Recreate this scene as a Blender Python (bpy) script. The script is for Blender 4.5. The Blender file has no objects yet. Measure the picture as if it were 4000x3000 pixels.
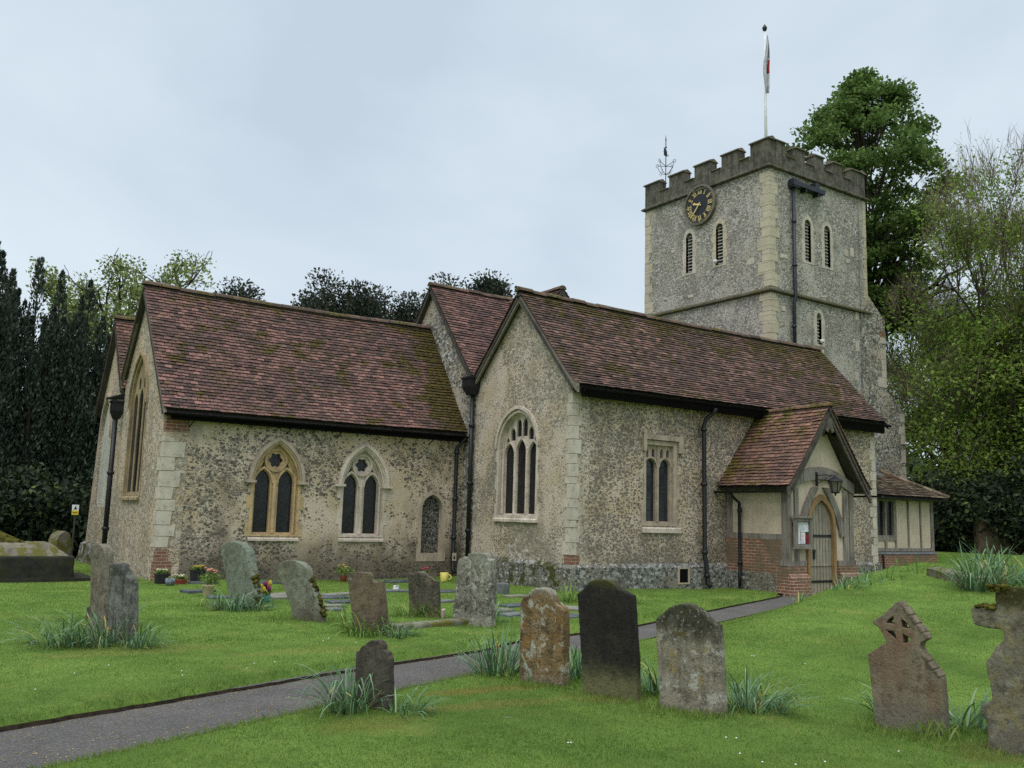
import bpy, bmesh, math, random
import numpy as np
from mathutils import Vector, Matrix, noise as mnoise
from mathutils.geometry import tessellate_polygon
random.seed(7); RNG=np.random.default_rng(11)
SC=bpy.context.scene
COL=SC.collection

# ------------------------------------------------------------------ camera
cam=bpy.data.cameras.new('camera'); cam_o=bpy.data.objects.new('camera',cam); COL.objects.link(cam_o)
CX=Vector((0.8183,-0.5741,0.0279)); CF=Vector((0.565,0.8128,0.1419)).normalized()
CX=(CX-CF*CX.dot(CF)).normalized(); CU=CX.cross(CF)
cam_o.matrix_world=Matrix(((CX.x,CU.x,-CF.x,0),(CX.y,CU.y,-CF.y,0),(CX.z,CU.z,-CF.z,1.6),(0,0,0,1)))
cam.sensor_width=36; cam.lens=32.35; cam.clip_end=2000; cam.clip_start=.05
SC.camera=cam_o

# ------------------------------------------------------------------ world: overcast sky
SUN_EL,SUN_AZ=math.radians(58),math.radians(215)      # azimuth of the sun measured from +X, counter-clockwise
w=bpy.data.worlds.new('World'); SC.world=w; w.use_nodes=True
nt=w.node_tree; nd=nt.nodes; nd.clear(); lk=nt.links
def wn(t,**k):
    n=nd.new(t)
    for a,b in k.items(): setattr(n,a,b)
    return n
sky=wn('ShaderNodeTexSky',sky_type='NISHITA',sun_disc=False); sky.sun_elevation=SUN_EL; sky.sun_rotation=math.radians(90)-SUN_AZ
tc=wn('ShaderNodeTexCoord'); sep=wn('ShaderNodeSeparateXYZ'); lk.new(tc.outputs['Generated'],sep.inputs[0])
mp=wn('ShaderNodeMapping'); mp.inputs['Scale'].default_value=(1.0,1.0,1.5); mp.inputs['Location'].default_value=(.35,.1,0); lk.new(tc.outputs['Generated'],mp.inputs[0])
nz=wn('ShaderNodeTexNoise'); nz.inputs['Scale'].default_value=1.9; nz.inputs['Detail'].default_value=6; nz.inputs['Roughness'].default_value=.5; nz.inputs['Distortion'].default_value=.35
lk.new(mp.outputs[0],nz.inputs['Vector'])
cr=wn('ShaderNodeValToRGB'); e=cr.color_ramp.elements
e[0].position=.30; e[0].color=(.56,.66,.76,1); e[1].position=.64; e[1].color=(.76,.865,.95,1)
lk.new(nz.outputs['Fac'],cr.inputs[0])
# sky overhead, out of view, is brightened to add light to the ground
mr=wn('ShaderNodeMapRange',interpolation_type='SMOOTHSTEP'); mr.inputs['From Min'].default_value=.50; mr.inputs['From Max'].default_value=.95; mr.inputs['To Min'].default_value=1.0; mr.inputs['To Max'].default_value=2.7
lk.new(sep.outputs['Z'],mr.inputs['Value'])
vm=wn('ShaderNodeVectorMath',operation='SCALE'); lk.new(cr.outputs[0],vm.inputs[0]); lk.new(mr.outputs[0],vm.inputs['Scale'])
b1=wn('ShaderNodeBackground'); b1.inputs['Strength'].default_value=1.0; lk.new(vm.outputs[0],b1.inputs['Color'])
b2=wn('ShaderNodeBackground'); b2.inputs['Strength'].default_value=.08; lk.new(sky.outputs[0],b2.inputs['Color'])
ms=wn('ShaderNodeMixShader'); ms.inputs[0].default_value=.06; lk.new(b1.outputs[0],ms.inputs[1]); lk.new(b2.outputs[0],ms.inputs[2])
wo=wn('ShaderNodeOutputWorld'); lk.new(ms.outputs[0],wo.inputs['Surface'])
# ------------------------------------------------------------------ sun behind cloud
sl=bpy.data.lights.new('sun','SUN'); sl.energy=1.35; sl.angle=math.radians(40); sl.color=(1,.93,.86)
so=bpy.data.objects.new('sun',sl); COL.objects.link(so)
sd=Vector((math.cos(SUN_AZ)*math.cos(SUN_EL),math.sin(SUN_AZ)*math.cos(SUN_EL),math.sin(SUN_EL)))
so.rotation_euler=(sd).to_track_quat('Z','Y').to_euler(); so.location=(0,0,40)
SC.view_settings.view_transform='Standard'; SC.view_settings.look='None'; SC.view_settings.exposure=0.06; SC.view_settings.gamma=1.0
SC.cycles.max_bounces=6; SC.cycles.diffuse_bounces=3; SC.cycles.use_denoising=False; SC.cycles.denoising_prefilter='ACCURATE'

# ------------------------------------------------------------------ material helper
def lin(c): 
    f=lambda v:(v/12.92 if v<=.04045 else ((v+.055)/1.055)**2.4)
    return tuple(f(x/255) for x in c)+(1,)
class T:
    def __init__(s,name):
        s.mat=bpy.data.materials.new(name); s.mat.use_nodes=True; s.t=s.mat.node_tree; s.t.nodes.clear()
    def n(s,t,props={},**ins):
        n=s.t.nodes.new(t)
        for a,b in props.items(): setattr(n,a,b)
        for a,b in ins.items(): s.put(n.inputs[a.replace('_',' ')],b)
        return n
    def put(s,sock,v):
        if isinstance(v,bpy.types.NodeSocket): s.t.links.new(v,sock)
        elif isinstance(v,tuple) and len(v)==3 and sock.type=='RGBA': sock.default_value=lin(v)
        else: sock.default_value=v
    def co(s): 
        return s.n('ShaderNodeTexCoord').outputs['Object']
    def rnd(s): return s.n('ShaderNodeNewGeometry').outputs['Random Per Island']
    def orand(s): return s.n('ShaderNodeObjectInfo').outputs['Random']
    def map(s,v,sc=(1,1,1),loc=(0,0,0),rot=(0,0,0)):
        n=s.n('ShaderNodeMapping'); s.put(n.inputs[0],v); n.inputs['Scale'].default_value=sc; n.inputs['Location'].default_value=loc; n.inputs['Rotation'].default_value=rot; return n.outputs[0]
    def noise(s,v,sc,d=3,r=.55,dist=0,out='Fac'):
        n=s.n('ShaderNodeTexNoise',{},Scale=sc,Detail=d,Roughness=r,Distortion=dist); s.put(n.inputs['Vector'],v); return n.outputs[out]
    def vor(s,v,sc,feature='F1',rand=1.0):
        n=s.n('ShaderNodeTexVoronoi',{'feature':feature},Scale=sc,Randomness=rand); s.put(n.inputs['Vector'],v); return n
    def ramp(s,f,stops,interp='LINEAR'):
        n=s.n('ShaderNodeValToRGB'); cr=n.color_ramp; cr.interpolation=interp
        while len(cr.elements)<len(stops): cr.elements.new(.5)
        for e,(p,c) in zip(cr.elements,stops):
            e.position=p; e.color=lin(c) if len(c)==3 and not isinstance(c,float) else c
        s.put(n.inputs[0],f); return n.outputs[0]
    def mix(s,f,a,b,bl='MIX'):
        n=s.n('ShaderNodeMix',{'data_type':'RGBA','blend_type':bl}); s.put(n.inputs[0],f); s.put(n.inputs[6],a); s.put(n.inputs[7],b); return n.outputs[2]
    def m(s,op,a,b=0.0,c=None):
        n=s.n('ShaderNodeMath',{'operation':op}); s.put(n.inputs[0],a); s.put(n.inputs[1],b)
        if c is not None: s.put(n.inputs[2],c)
        return n.outputs[0]
    def ss(s,v,a,b,lo=0.0,hi=1.0):
        n=s.n('ShaderNodeMapRange',{'interpolation_type':'SMOOTHSTEP'}); s.put(n.inputs[0],v); s.put(n.inputs[1],a); s.put(n.inputs[2],b); s.put(n.inputs[3],lo); s.put(n.inputs[4],hi); return n.outputs[0]
    def xyz(s,v):
        n=s.n('ShaderNodeSeparateXYZ'); s.put(n.inputs[0],v); return n.outputs
    def cxyz(s,x,y,z):
        n=s.n('ShaderNodeCombineXYZ'); s.put(n.inputs[0],x); s.put(n.inputs[1],y); s.put(n.inputs[2],z); return n.outputs[0]
    def bump(s,h,st=.5,d=.02):
        return s.n('ShaderNodeBump',{},Strength=st,Distance=d,Height=h).outputs[0]
    def out(s,col,rough=.85,normal=None,spec=.3,metal=0.0,trans=None):
        b=s.n('ShaderNodeBsdfPrincipled'); s.put(b.inputs['Base Color'],col); s.put(b.inputs['Roughness'],rough); b.inputs['Specular IOR Level'].default_value=spec; b.inputs['Metallic'].default_value=metal
        if normal is not None: s.put(b.inputs['Normal'],normal)
        sh=b.outputs[0]
        if trans:
            tr=s.n('ShaderNodeBsdfTranslucent'); s.put(tr.inputs[0],col); mx=s.n('ShaderNodeMixShader'); mx.inputs[0].default_value=trans
            s.t.links.new(sh,mx.inputs[1]); s.t.links.new(tr.outputs[0],mx.inputs[2]); sh=mx.outputs[0]
        o=s.n('ShaderNodeOutputMaterial'); s.t.links.new(sh,o.inputs[0]); return s.mat

def flint(name,mortar,tones,cover=.5,scale=8.5,warm=(150,120,85),dirt=(70,66,58),dirt_amt=.5,low=None,moss=0.0,contrast=1.0,var=(.34,.16)):
    t=T(name); co=t.co()
    wob=t.noise(co,5.0,2,.5,out='Color'); v=t.mix(.045,co,wob,'ADD'); v=t.map(v,(1,1,1.35))
    vo=t.vor(v,scale); cellc=t.xyz(vo.outputs['Color'])
    big=t.noise(co,.75,4,.6); mid=t.noise(co,2.6,3,.6)
    # how large the flint shows out of the mortar in each cell
    thr=t.m('ADD',t.m('MULTIPLY',cellc[0],.30),t.ss(t.m('ADD',t.m('MULTIPLY',big,.65),t.m('MULTIPLY',mid,.35)),.38,.62,cover-var[0],cover+var[1]))
    edge=t.noise(co,42,3,.65); dd=t.m('ADD',vo.outputs['Distance'],t.m('MULTIPLY',t.m('SUBTRACT',edge,.5),.42))
    mask=t.m('SUBTRACT',1.0,t.ss(t.m('SUBTRACT',dd,thr),-.05,.07))
    v2=t.vor(t.map(v,(1,1,1),(4.7,1.3,2.9)),scale*1.9); c2=t.xyz(v2.outputs['Color']); m2=t.m('SUBTRACT',1.0,t.ss(t.m('SUBTRACT',t.m('ADD',v2.outputs['Distance'],t.m('MULTIPLY',t.m('SUBTRACT',edge,.5),.4)),t.m('SUBTRACT',thr,.06)),-.05,.09))
    tone=t.ramp(cellc[1],tones); tone=t.mix(t.m('MULTIPLY',m2,t.m('SUBTRACT',1.0,mask)),tone,t.ramp(c2[1],tones)); mask=t.m('MAXIMUM',mask,t.m('MULTIPLY',m2,.75)); tone=t.mix(t.ss(t.noise(co,26,3,.65),.52,.72),tone,(188,184,172))
    mo=t.mix(t.ss(t.noise(co,1.4,4,.6),.38,.66),mortar,warm); mo=t.mix(t.m('MULTIPLY',t.ss(t.noise(co,30,3,.7),.45,.7),.55),mo,dirt)
    col=t.mix(t.m('MULTIPLY',mask,contrast),mo,tone)
    st=t.noise(t.map(co,(1.0,1.0,.55)),1.05,5,.65)
    col=t.mix(t.m('MULTIPLY',t.ss(st,.50,.68),dirt_amt),col,dirt)
    if low:
        z=t.xyz(co)[2]; zz=t.m('ADD',z,t.m('MULTIPLY',t.m('SUBTRACT',t.noise(co,1.6,4,.6),.5),1.3))
        col=t.mix(t.ss(zz,low[0],low[1],low[3],0.0),col,low[2])
    if moss:
        col=t.mix(t.m('MULTIPLY',t.ss(t.noise(co,3.0,4,.65),.50,.60),moss),col,(72,72,32))
    h=t.m('ADD',t.m('MULTIPLY',mask,.55),t.m('MULTIPLY',t.noise(co,40,3,.7),.35))
    return t.out(col,.9,t.bump(h,1.0,.045),spec=.15)
FT_D=[(0,(38,37,36)),(.25,(58,56,54)),(.5,(84,82,78)),(.75,(112,108,100)),(1,(165,160,148))]
FT_L=[(0,(70,67,63)),(.3,(108,104,97)),(.6,(140,134,124)),(.85,(176,170,158)),(1,(205,202,192))]
M={}
FT_M=[(0,(56,54,51)),(.3,(82,78,72)),(.6,(112,106,97)),(1,(164,155,140))]
FT_G=[(0,(92,84,74)),(.35,(132,124,110)),(.7,(160,152,136)),(1,(200,194,180))]
M['flint_chancel']=flint('flint_chancel',(205,187,166),FT_M,.18,11.5,(190,171,141),(112,103,91),.55,contrast=.9,low=(.15,1.35,(74,69,61),.75))
M['flint_east']=flint('flint_east',(205,186,165),FT_G,.40,12,(196,174,142),(136,120,100),.45,contrast=.75)
M['flint_gable']=flint('flint_gable',(203,187,170),FT_G,.36,11,(190,171,143),(128,120,108),.5,contrast=.8)
M['flint_aisle']=flint('flint_aisle',(205,187,166),FT_M,.34,13.5,(194,172,141),(118,110,98),.4,contrast=.8,var=(.17,.10),low=(.3,1.3,(104,98,84),.35))
M['flint_nave']=flint('flint_nave',(196,182,166),FT_L,.48,11,(186,170,146),(100,96,84),.45)
M['flint_tower']=flint('flint_tower',(191,184,173),FT_L,.44,13.0,(180,171,155),(126,120,112),.5,contrast=.8)
M['flint_plinth']=flint('flint_plinth',(146,139,125),[(0,(62,61,59)),(.4,(98,98,95)),(.7,(128,128,123)),(1,(168,166,156))],.54,11.5,(138,128,106),(82,80,72),.4)
M['flint_plinth_mossy']=flint('flint_plinth_mossy',(136,132,116),[(0,(60,60,58)),(.4,(98,97,93)),(.7,(134,132,126)),(1,(182,178,168))],.54,11,(120,112,90),(70,70,58),.5,moss=.95)
M['flint_dark']=flint('flint_dark',(140,132,118),[(0,(34,34,34)),(.5,(62,62,62)),(1,(120,118,112))],.55,15,(130,120,102),(60,58,54),.4)

def stone(name,base,alt,dark=(70,68,62),amt=.4,scale=1.0,streak=0.0,joints=None,moss=0.0,mossc=(84,84,36),rough=.9,bumpd=.015):
    t=T(name); co=t.co()
    col=t.mix(t.ss(t.noise(co,2.2*scale,5,.62),.36,.66),base,alt)
    col=t.mix(t.m('MULTIPLY',t.ss(t.noise(co,9*scale,4,.65),.50,.70),amt),col,dark)
    if streak:
        col=t.mix(t.m('MULTIPLY',t.ss(t.noise(t.map(co,(9,9,.9)),1.0,4,.6),.48,.66),streak),col,dark)
    if moss:
        col=t.mix(t.m('MULTIPLY',t.ss(t.noise(co,5.0,4,.65),.47,.56),moss),col,mossc)
    h=t.noise(co,45,4,.7)
    if joints:
        x=t.xyz(co); jz=t.m('ABSOLUTE',t.m('SUBTRACT',t.m('FRACT',t.m('DIVIDE',x[2],joints)),.5)); j=t.ss(jz,.455,.485)
        col=t.mix(t.m('MULTIPLY',j,.6),col,(104,94,78))
    return t.out(col,rough,t.bump(h,.5,bumpd),spec=.2)
M['ashlar_pale']=stone('ashlar_pale',(198,187,171),(178,167,151),(120,114,100),.5)
M['ashlar_yellow']=stone('ashlar_yellow',(194,182,158),(180,169,147),(130,120,98),.4,joints=.31)
M['frame_ochre']=stone('frame_ochre',(196,168,124),(176,152,118),(96,88,74),.35,streak=.35)
M['frame_pale']=stone('frame_pale',(206,192,176),(184,170,155),(104,98,86),.35,streak=.3)
M['frame_grey']=stone('frame_grey',(182,165,145),(160,145,128),(92,88,78),.4,streak=.3)
M['render_white']=stone('render_white',(196,194,186),(184,180,168),(150,144,130),.3,streak=.35)
M['parapet']=stone('parapet',(112,107,98),(76,72,66),(42,41,38),.7,1.3,streak=.6,moss=.25,mossc=(104,98,62),bumpd=.04)
M['string']=stone('string',(104,98,84),(80,76,64),(50,48,40),.5,moss=.6,mossc=(88,84,38))
M['cap_mossy']=stone('cap_mossy',(110,104,90),(84,80,70),(54,52,46),.5,moss=.55,mossc=(96,92,50))
M['plaster']=stone('plaster',(203,186,164),(188,172,150),(140,130,104),.25,streak=.18,bumpd=.006)
M['lead']=stone('lead',(122,124,126),(98,100,102),(70,72,74),.4,rough=.5,bumpd=.004)

def timber(name,a,b,dark,along='z'):
    t=T(name); co=t.co(); sc={'z':(14,14,1.2),'x':(1.2,14,14)}[along]
    g=t.noise(t.map(co,sc),1.6,5,.65,.4)
    col=t.ramp(g,[(.25,dark),(.48,a),(.75,b)]); col=t.mix(t.m('MULTIPLY',t.ss(t.noise(co,2.0,4,.6),.45,.7),.6),col,dark)
    return t.out(col,.88,t.bump(g,.6,.012),spec=.15)
M['timber']=timber('timber',(130,122,112),(160,152,142),(78,72,66))
M['timber_pale']=timber('timber_pale',(150,150,142),(172,172,164),(104,102,94))
M['timber_dark']=timber('timber_dark',(72,68,62),(94,90,82),(42,40,38))
M['door_wood']=timber('door_wood',(150,141,124),(172,164,146),(112,104,92))
M['oak']=timber('oak',(146,118,82),(162,134,96),(110,90,64))
M['bargeboard']=timber('bargeboard',(122,113,103),(144,136,124),(78,72,66),'x')
M['timber_mid']=timber('timber_mid',(96,88,80),(118,110,100),(58,54,48),'x')

def brick(name,c1,c2,mortar,grime=.4):
    t=T(name); co=t.co(); x=t.xyz(co); uv=t.cxyz(t.m('ADD',x[0],x[1]),x[2],0.0)
    b=t.n('ShaderNodeTexBrick',{},Scale=1.0); t.put(b.inputs['Vector'],uv)
    b.inputs['Brick Width'].default_value=.225; b.inputs['Row Height'].default_value=.072; b.inputs['Mortar Size'].default_value=.008; b.inputs['Bias'].default_value=0
    t.put(b.inputs['Color1'],c1); t.put(b.inputs['Color2'],c2); t.put(b.inputs['Mortar'],mortar)
    col=t.mix(t.m('MULTIPLY',t.ss(t.noise(co,1.3,4,.65),.42,.64),grime),b.outputs['Color'],(112,98,80))
    col=t.mix(t.m('MULTIPLY',t.ss(t.noise(co,12,3,.7),.5,.7),.35),col,(80,62,52))
    return t.out(col,.9,t.bump(t.m('ADD',t.m('MULTIPLY',b.outputs['Fac'],-1.0),t.m('MULTIPLY',t.noise(co,50,3),.4)),.6,.012),spec=.15)
M['brick']=brick('brick',(146,96,78),(124,82,68),(186,172,150),.95)
M['brick_red']=brick('brick_red',(158,70,50),(130,56,44),(160,128,104),.35)
M['brick_brown']=brick('brick_brown',(142,94,76),(120,80,68),(164,150,130),.7)

def tiles(name,cols,moss_amt=.5,moss_axis=None,mossc=(86,76,32)):
    t=T(name); co=t.co(); r=t.rnd(); x=t.xyz(co)
    col=t.ramp(r,cols)
    blot=t.noise(co,.7,5,.65); col=t.mix(t.m('MULTIPLY',t.ss(blot,.40,.64),.6),col,(78,65,60)); col=t.mix(t.m('MULTIPLY',t.ss(t.noise(t.map(co,(1,1,1),(5,8,3)),2.2,4,.6),.5,.66),.45),col,(140,106,94))
    col=t.mix(t.m('MULTIPLY',t.ss(t.noise(co,18,4,.7),.46,.66),.7),col,(58,51,47))
    mz=t.noise(co,1.7,5,.7)
    r2=t.m('FRACT',t.m('MULTIPLY',r,37.7)); mm=t.m('ADD',mz,t.m('MULTIPLY',t.m('SUBTRACT',r2,.5),.12))
    for (ax,a,b,k) in (moss_axis or []): mm=t.m('ADD',mm,t.m('MULTIPLY',t.ss(x[ax],a,b),k))
    mk=t.m('MULTIPLY',t.ss(mm,.56,.66),moss_amt)
    mc=t.mix(t.ss(t.noise(co,11,3,.7),.40,.62),mossc,(52,48,26))
    col=t.mix(mk,col,mc)
    return t.out(col,.9,t.bump(t.noise(co,30,3,.7),.5,.012),spec=.15)
TC=[(0,(74,61,58)),(.22,(90,72,67)),(.5,(110,82,76)),(.75,(127,94,86)),(.93,(149,110,100)),(1,(104,90,80))]
TCA=[(0,(68,58,53)),(.25,(84,69,62)),(.5,(102,79,71)),(.75,(120,92,82)),(.93,(144,110,98)),(1,(96,84,74))]
TCP=[(0,(94,72,62)),(.3,(117,86,73)),(.6,(134,98,82)),(.85,(153,114,95)),(1,(114,96,80))]
TCV=[(0,(76,66,56)),(.4,(96,84,69)),(.75,(116,101,82)),(1,(150,137,114))]
# ------------------------------------------------------------------ simple materials
def plain(name,c,rough=.8,spec=.3,metal=0.0,var=.25,sc=8.0,bump=.004):
    t=T(name); co=t.co(); d=tuple(int(v*(1-var)) for v in c)
    col=t.mix(t.ss(t.noise(co,sc,4,.6),.35,.68),c,d)
    return t.out(col,rough,t.bump(t.noise(co,sc*6,3),.4,bump),spec=spec,metal=metal)
M['iron']=plain('iron',(30,31,35),.5,.4)
M['iron_blue']=plain('iron_blue',(44,46,56),.5,.4)
M['frame_brown']=stone('frame_brown',(166,146,114),(140,124,98),(84,76,64),.4,streak=.45)
M['clock_rim']=stone('clock_rim',(120,114,102),(98,94,84),(66,62,56),.4)
M['slat']=plain('slat',(196,196,190),.8,.2,0,.15)
M['gold']=plain('gold',(238,212,140),.5,.4,0,.08)
M['black']=plain('black',(22,22,24),.45,.4)
M['void']=plain('void',(14,14,14),.9,.1)
M['white']=plain('white',(226,226,226),.6,.3,0,.08)
M['flag_white']=plain('flag_white',(186,186,190),.8,.2,0,.2,5)
M['paper']=plain('paper',(222,224,226),.8,.2,0,.04)
M['red']=plain('red',(150,40,42),.7)
def glass(name,c1,c2,kind='diamond',lead=(26,26,26)):
    t=T(name); co=t.co(); x=t.xyz(co); u=t.m('ADD',x[0],x[1]); z=x[2]
    if kind=='diamond':
        a=t.m('ADD',u,t.m('MULTIPLY',z,.62)); b=t.m('SUBTRACT',u,t.m('MULTIPLY',z,.62)); k=.11
    else: a,b,k=u,z,.15
    def ln(v,k): return t.m('ABSOLUTE',t.m('SUBTRACT',t.m('FRACT',t.m('DIVIDE',v,k)),.5))
    l=t.m('MAXIMUM',t.ss(ln(a,k),.44,.48),t.ss(ln(b,k if kind=='diamond' else .26),.455,.485))
    q=t.vor(t.cxyz(t.m('FLOOR',t.m('DIVIDE',a,k)),t.m('FLOOR',t.m('DIVIDE',b,k)),0.0),1.0)
    col=t.mix(t.xyz(q.outputs['Color'])[0],c1,c2); col=t.mix(l,col,lead)
    nrm=t.bump(t.m('ADD',t.xyz(q.outputs['Color'])[1],t.noise(co,14,2)),.25,.01)
    return t.out(col,t.m('ADD',.16,t.m('MULTIPLY',l,.5)),nrm,spec=.35)
M['glass']=glass('glass',(24,24,26),(38,38,40))
M['glass_bars']=glass('glass_bars',(36,38,42),(52,54,58),'rect',(24,24,26))
def leafm(name,stops,trans=.25,yellow=None):
    t=T(name); r=t.rnd(); co=t.co(); col=t.ramp(r,stops)
    col=t.mix(t.m('MULTIPLY',t.ss(t.noise(co,.55,3,.6),.4,.65),.45),col,stops[0][1])
    return t.out(col,.75,None,spec=.2,trans=trans)
M['leaf_yew']=leafm('leaf_yew',[(0,(42,52,44)),(.5,(60,73,60)),(1,(88,100,80))],.1)
M['leaf_evergreen']=leafm('leaf_evergreen',[(0,(44,50,44)),(.5,(66,74,62)),(.9,(88,94,76)),(1,(108,98,76))],.15)
M['leaf_sycamore']=leafm('leaf_sycamore',[(0,(72,94,48)),(.5,(96,120,60)),(1,(126,147,82))],.42)
M['leaf_beech']=leafm('leaf_beech',[(0,(102,124,56)),(.5,(132,156,70)),(.85,(162,184,90)),(1,(136,122,82))],.5)
M['leaf_oak']=leafm('leaf_oak',[(0,(100,112,62)),(.5,(130,142,80)),(1,(156,166,100))],.35)
M['leaf_laurel']=leafm('leaf_laurel',[(0,(36,46,34)),(.6,(52,64,46)),(.93,(72,84,54)),(1,(112,126,62))],.12)
M['leaf_daff']=leafm('leaf_daff',[(0,(70,98,58)),(.4,(96,126,86)),(.8,(126,152,118)),(.92,(152,172,142)),(.935,(190,174,110)),(1,(196,160,96))],.25)
M['leaf_grassy']=leafm('leaf_grassy',[(0,(84,112,52)),(.5,(112,142,70)),(.88,(142,164,88)),(.93,(188,174,112)),(1,(196,172,112))],.3)
t=T('blade'); co=t.co(); col=t.ramp(t.rnd(),[(0,(98,121,53)),(.45,(121,146,67)),(.85,(146,168,88)),(.94,(166,170,106)),(1,(180,168,116))])
col=t.mix(t.m('MULTIPLY',t.ss(t.noise(co,.8,5,.65),.44,.62),.55),col,(82,112,44)); col=t.mix(t.m('MULTIPLY',t.ss(t.noise(t.map(co,(1,1,1),(7,3,0)),1.1,5,.65),.55,.70),.6),col,(156,158,84)); col=t.mix(t.m('MULTIPLY',t.ss(t.noise(t.map(co,(1,1,1),(2,9,0)),3.0,4,.65),.52,.68),.4),col,(74,104,44))
M['blade']=t.out(col,.8,None,spec=.15,trans=.5)
def bark(name,a,b):
    t=T(name); co=t.co(); g=t.noise(t.map(co,(5,5,1)),2.0,5,.65)
    return t.out(t.ramp(g,[(.3,b),(.7,a)]),.95,t.bump(g,.8,.04),spec=.1)
M['bark']=bark('bark',(74,66,56),(42,38,34)); M['bark_grey']=bark('bark_grey',(104,96,84),(64,58,52))
M['moss']=plain('moss',(88,84,34),.98,.1,0,.55,14,.02)
# ------------------------------------------------------------------ mesh helpers
class MB:
    def __init__(s): s.v=[]; s.f=[]; s.mi=[]
    def add(s,vs,fs,mi=0):
        b=len(s.v); s.v+= [tuple(p) for p in vs]; s.f+=[tuple(b+i for i in f) for f in fs]; s.mi+=[mi]*len(fs); return s
    def box(s,x0,x1,y0,y1,z0,z1,mi=0):
        return s.add([(x0,y0,z0),(x1,y0,z0),(x1,y1,z0),(x0,y1,z0),(x0,y0,z1),(x1,y0,z1),(x1,y1,z1),(x0,y1,z1)],
                     [(0,3,2,1),(4,5,6,7),(0,1,5,4),(1,2,6,5),(2,3,7,6),(3,0,4,7)],mi)
    def hexa(s,p,mi=0): return s.add(p,[(0,3,2,1),(4,5,6,7),(0,1,5,4),(1,2,6,5),(2,3,7,6),(3,0,4,7)],mi)
    def tube(s,path,r,n=8,mi=0,cap=True):
        P=[Vector(p) for p in path]; rs=r if isinstance(r,(list,tuple)) else [r]*len(P); vs=[]; fs=[]
        up=Vector((0,0,1)); prev=None
        for i,p in enumerate(P):
            d=(P[min(i+1,len(P)-1)]-P[max(i-1,0)]).normalized()
            a=prev if prev is not None else (up.cross(d) if abs(d.z)<.95 else Vector((1,0,0)).cross(d))
            a=(a-d*a.dot(d)); a=a.normalized() if a.length>1e-6 else d.orthogonal().normalized(); prev=a; b=d.cross(a)
            for k in range(n):
                t=2*math.pi*k/n; vs.append(p+(a*math.cos(t)+b*math.sin(t))*rs[i])
        for i in range(len(P)-1):
            for k in range(n): fs.append((i*n+k,i*n+(k+1)%n,(i+1)*n+(k+1)%n,(i+1)*n+k))
        if cap: fs.append(tuple(range(n-1,-1,-1))); fs.append(tuple((len(P)-1)*n+k for k in range(n)))
        return s.add(vs,fs,mi)
    def lathe(s,prof,c=(0,0,0),n=14,mi=0):
        vs=[];fs=[]
        for (r,z) in prof:
            for k in range(n): a=2*math.pi*k/n; vs.append((c[0]+r*math.cos(a),c[1]+r*math.sin(a),c[2]+z))
        for i in range(len(prof)-1):
            for k in range(n): fs.append((i*n+k,i*n+(k+1)%n,(i+1)*n+(k+1)%n,(i+1)*n+k))
        fs.append(tuple(range(n-1,-1,-1))); fs.append(tuple((len(prof)-1)*n+k for k in range(n)))
        return s.add(vs,fs,mi)
    def build(s,name,mats,parent=None,smooth=False,recalc=True):
        me=bpy.data.meshes.new(name); off=Vector((0,0,0)); p=parent
        while p is not None: off+=p.location; p=p.parent
        me.from_pydata([tuple(Vector(v)-off) for v in s.v],[],s.f)
        for m in (mats if isinstance(mats,(list,tuple)) else [mats]): me.materials.append(M[m] if isinstance(m,str) else m)
        me.polygons.foreach_set('material_index',s.mi)
        if recalc:
            bm=bmesh.new(); bm.from_mesh(me); bmesh.ops.recalc_face_normals(bm,faces=bm.faces); bm.to_mesh(me); bm.free()
        if smooth: me.polygons.foreach_set('use_smooth',[True]*len(me.polygons))
        me.update()
        o=bpy.data.objects.new(name,me); COL.objects.link(o)
        if parent is not None: o.parent=parent
        return o
def tag(o,label=None,cat=None,group=None,kind=None):
    if label: o['label']=label
    if cat: o['category']=cat
    if group: o['group']=group
    if kind: o['kind']=kind
    return o
def thing(name,loc,label,cat,group=None):
    o=bpy.data.objects.new(name,None); o.location=loc; o.empty_display_size=.2; COL.objects.link(o)
    return tag(o,label,cat,group)
def npmesh(name,V,Fc,mats,parent=None,mi=None):
    """V (n,3), Fc (m,k) faces of equal size"""
    me=bpy.data.meshes.new(name); off=np.zeros(3); p=parent
    while p is not None: off=off+np.array(p.location); p=p.parent
    V=V-off; m,k=Fc.shape
    me.vertices.add(len(V)); me.vertices.foreach_set('co',V.astype(np.float32).ravel())
    me.loops.add(m*k); me.loops.foreach_set('vertex_index',Fc.astype(np.int32).ravel())
    me.polygons.add(m); me.polygons.foreach_set('loop_start',np.arange(0,m*k,k,dtype=np.int32))
    for q in (mats if isinstance(mats,(list,tuple)) else [mats]): me.materials.append(M[q])
    if mi is not None: me.polygons.foreach_set('material_index',mi.astype(np.int32))
    me.update(calc_edges=True); me.validate()
    o=bpy.data.objects.new(name,me); COL.objects.link(o)
    if parent is not None: o.parent=parent
    return o

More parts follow.
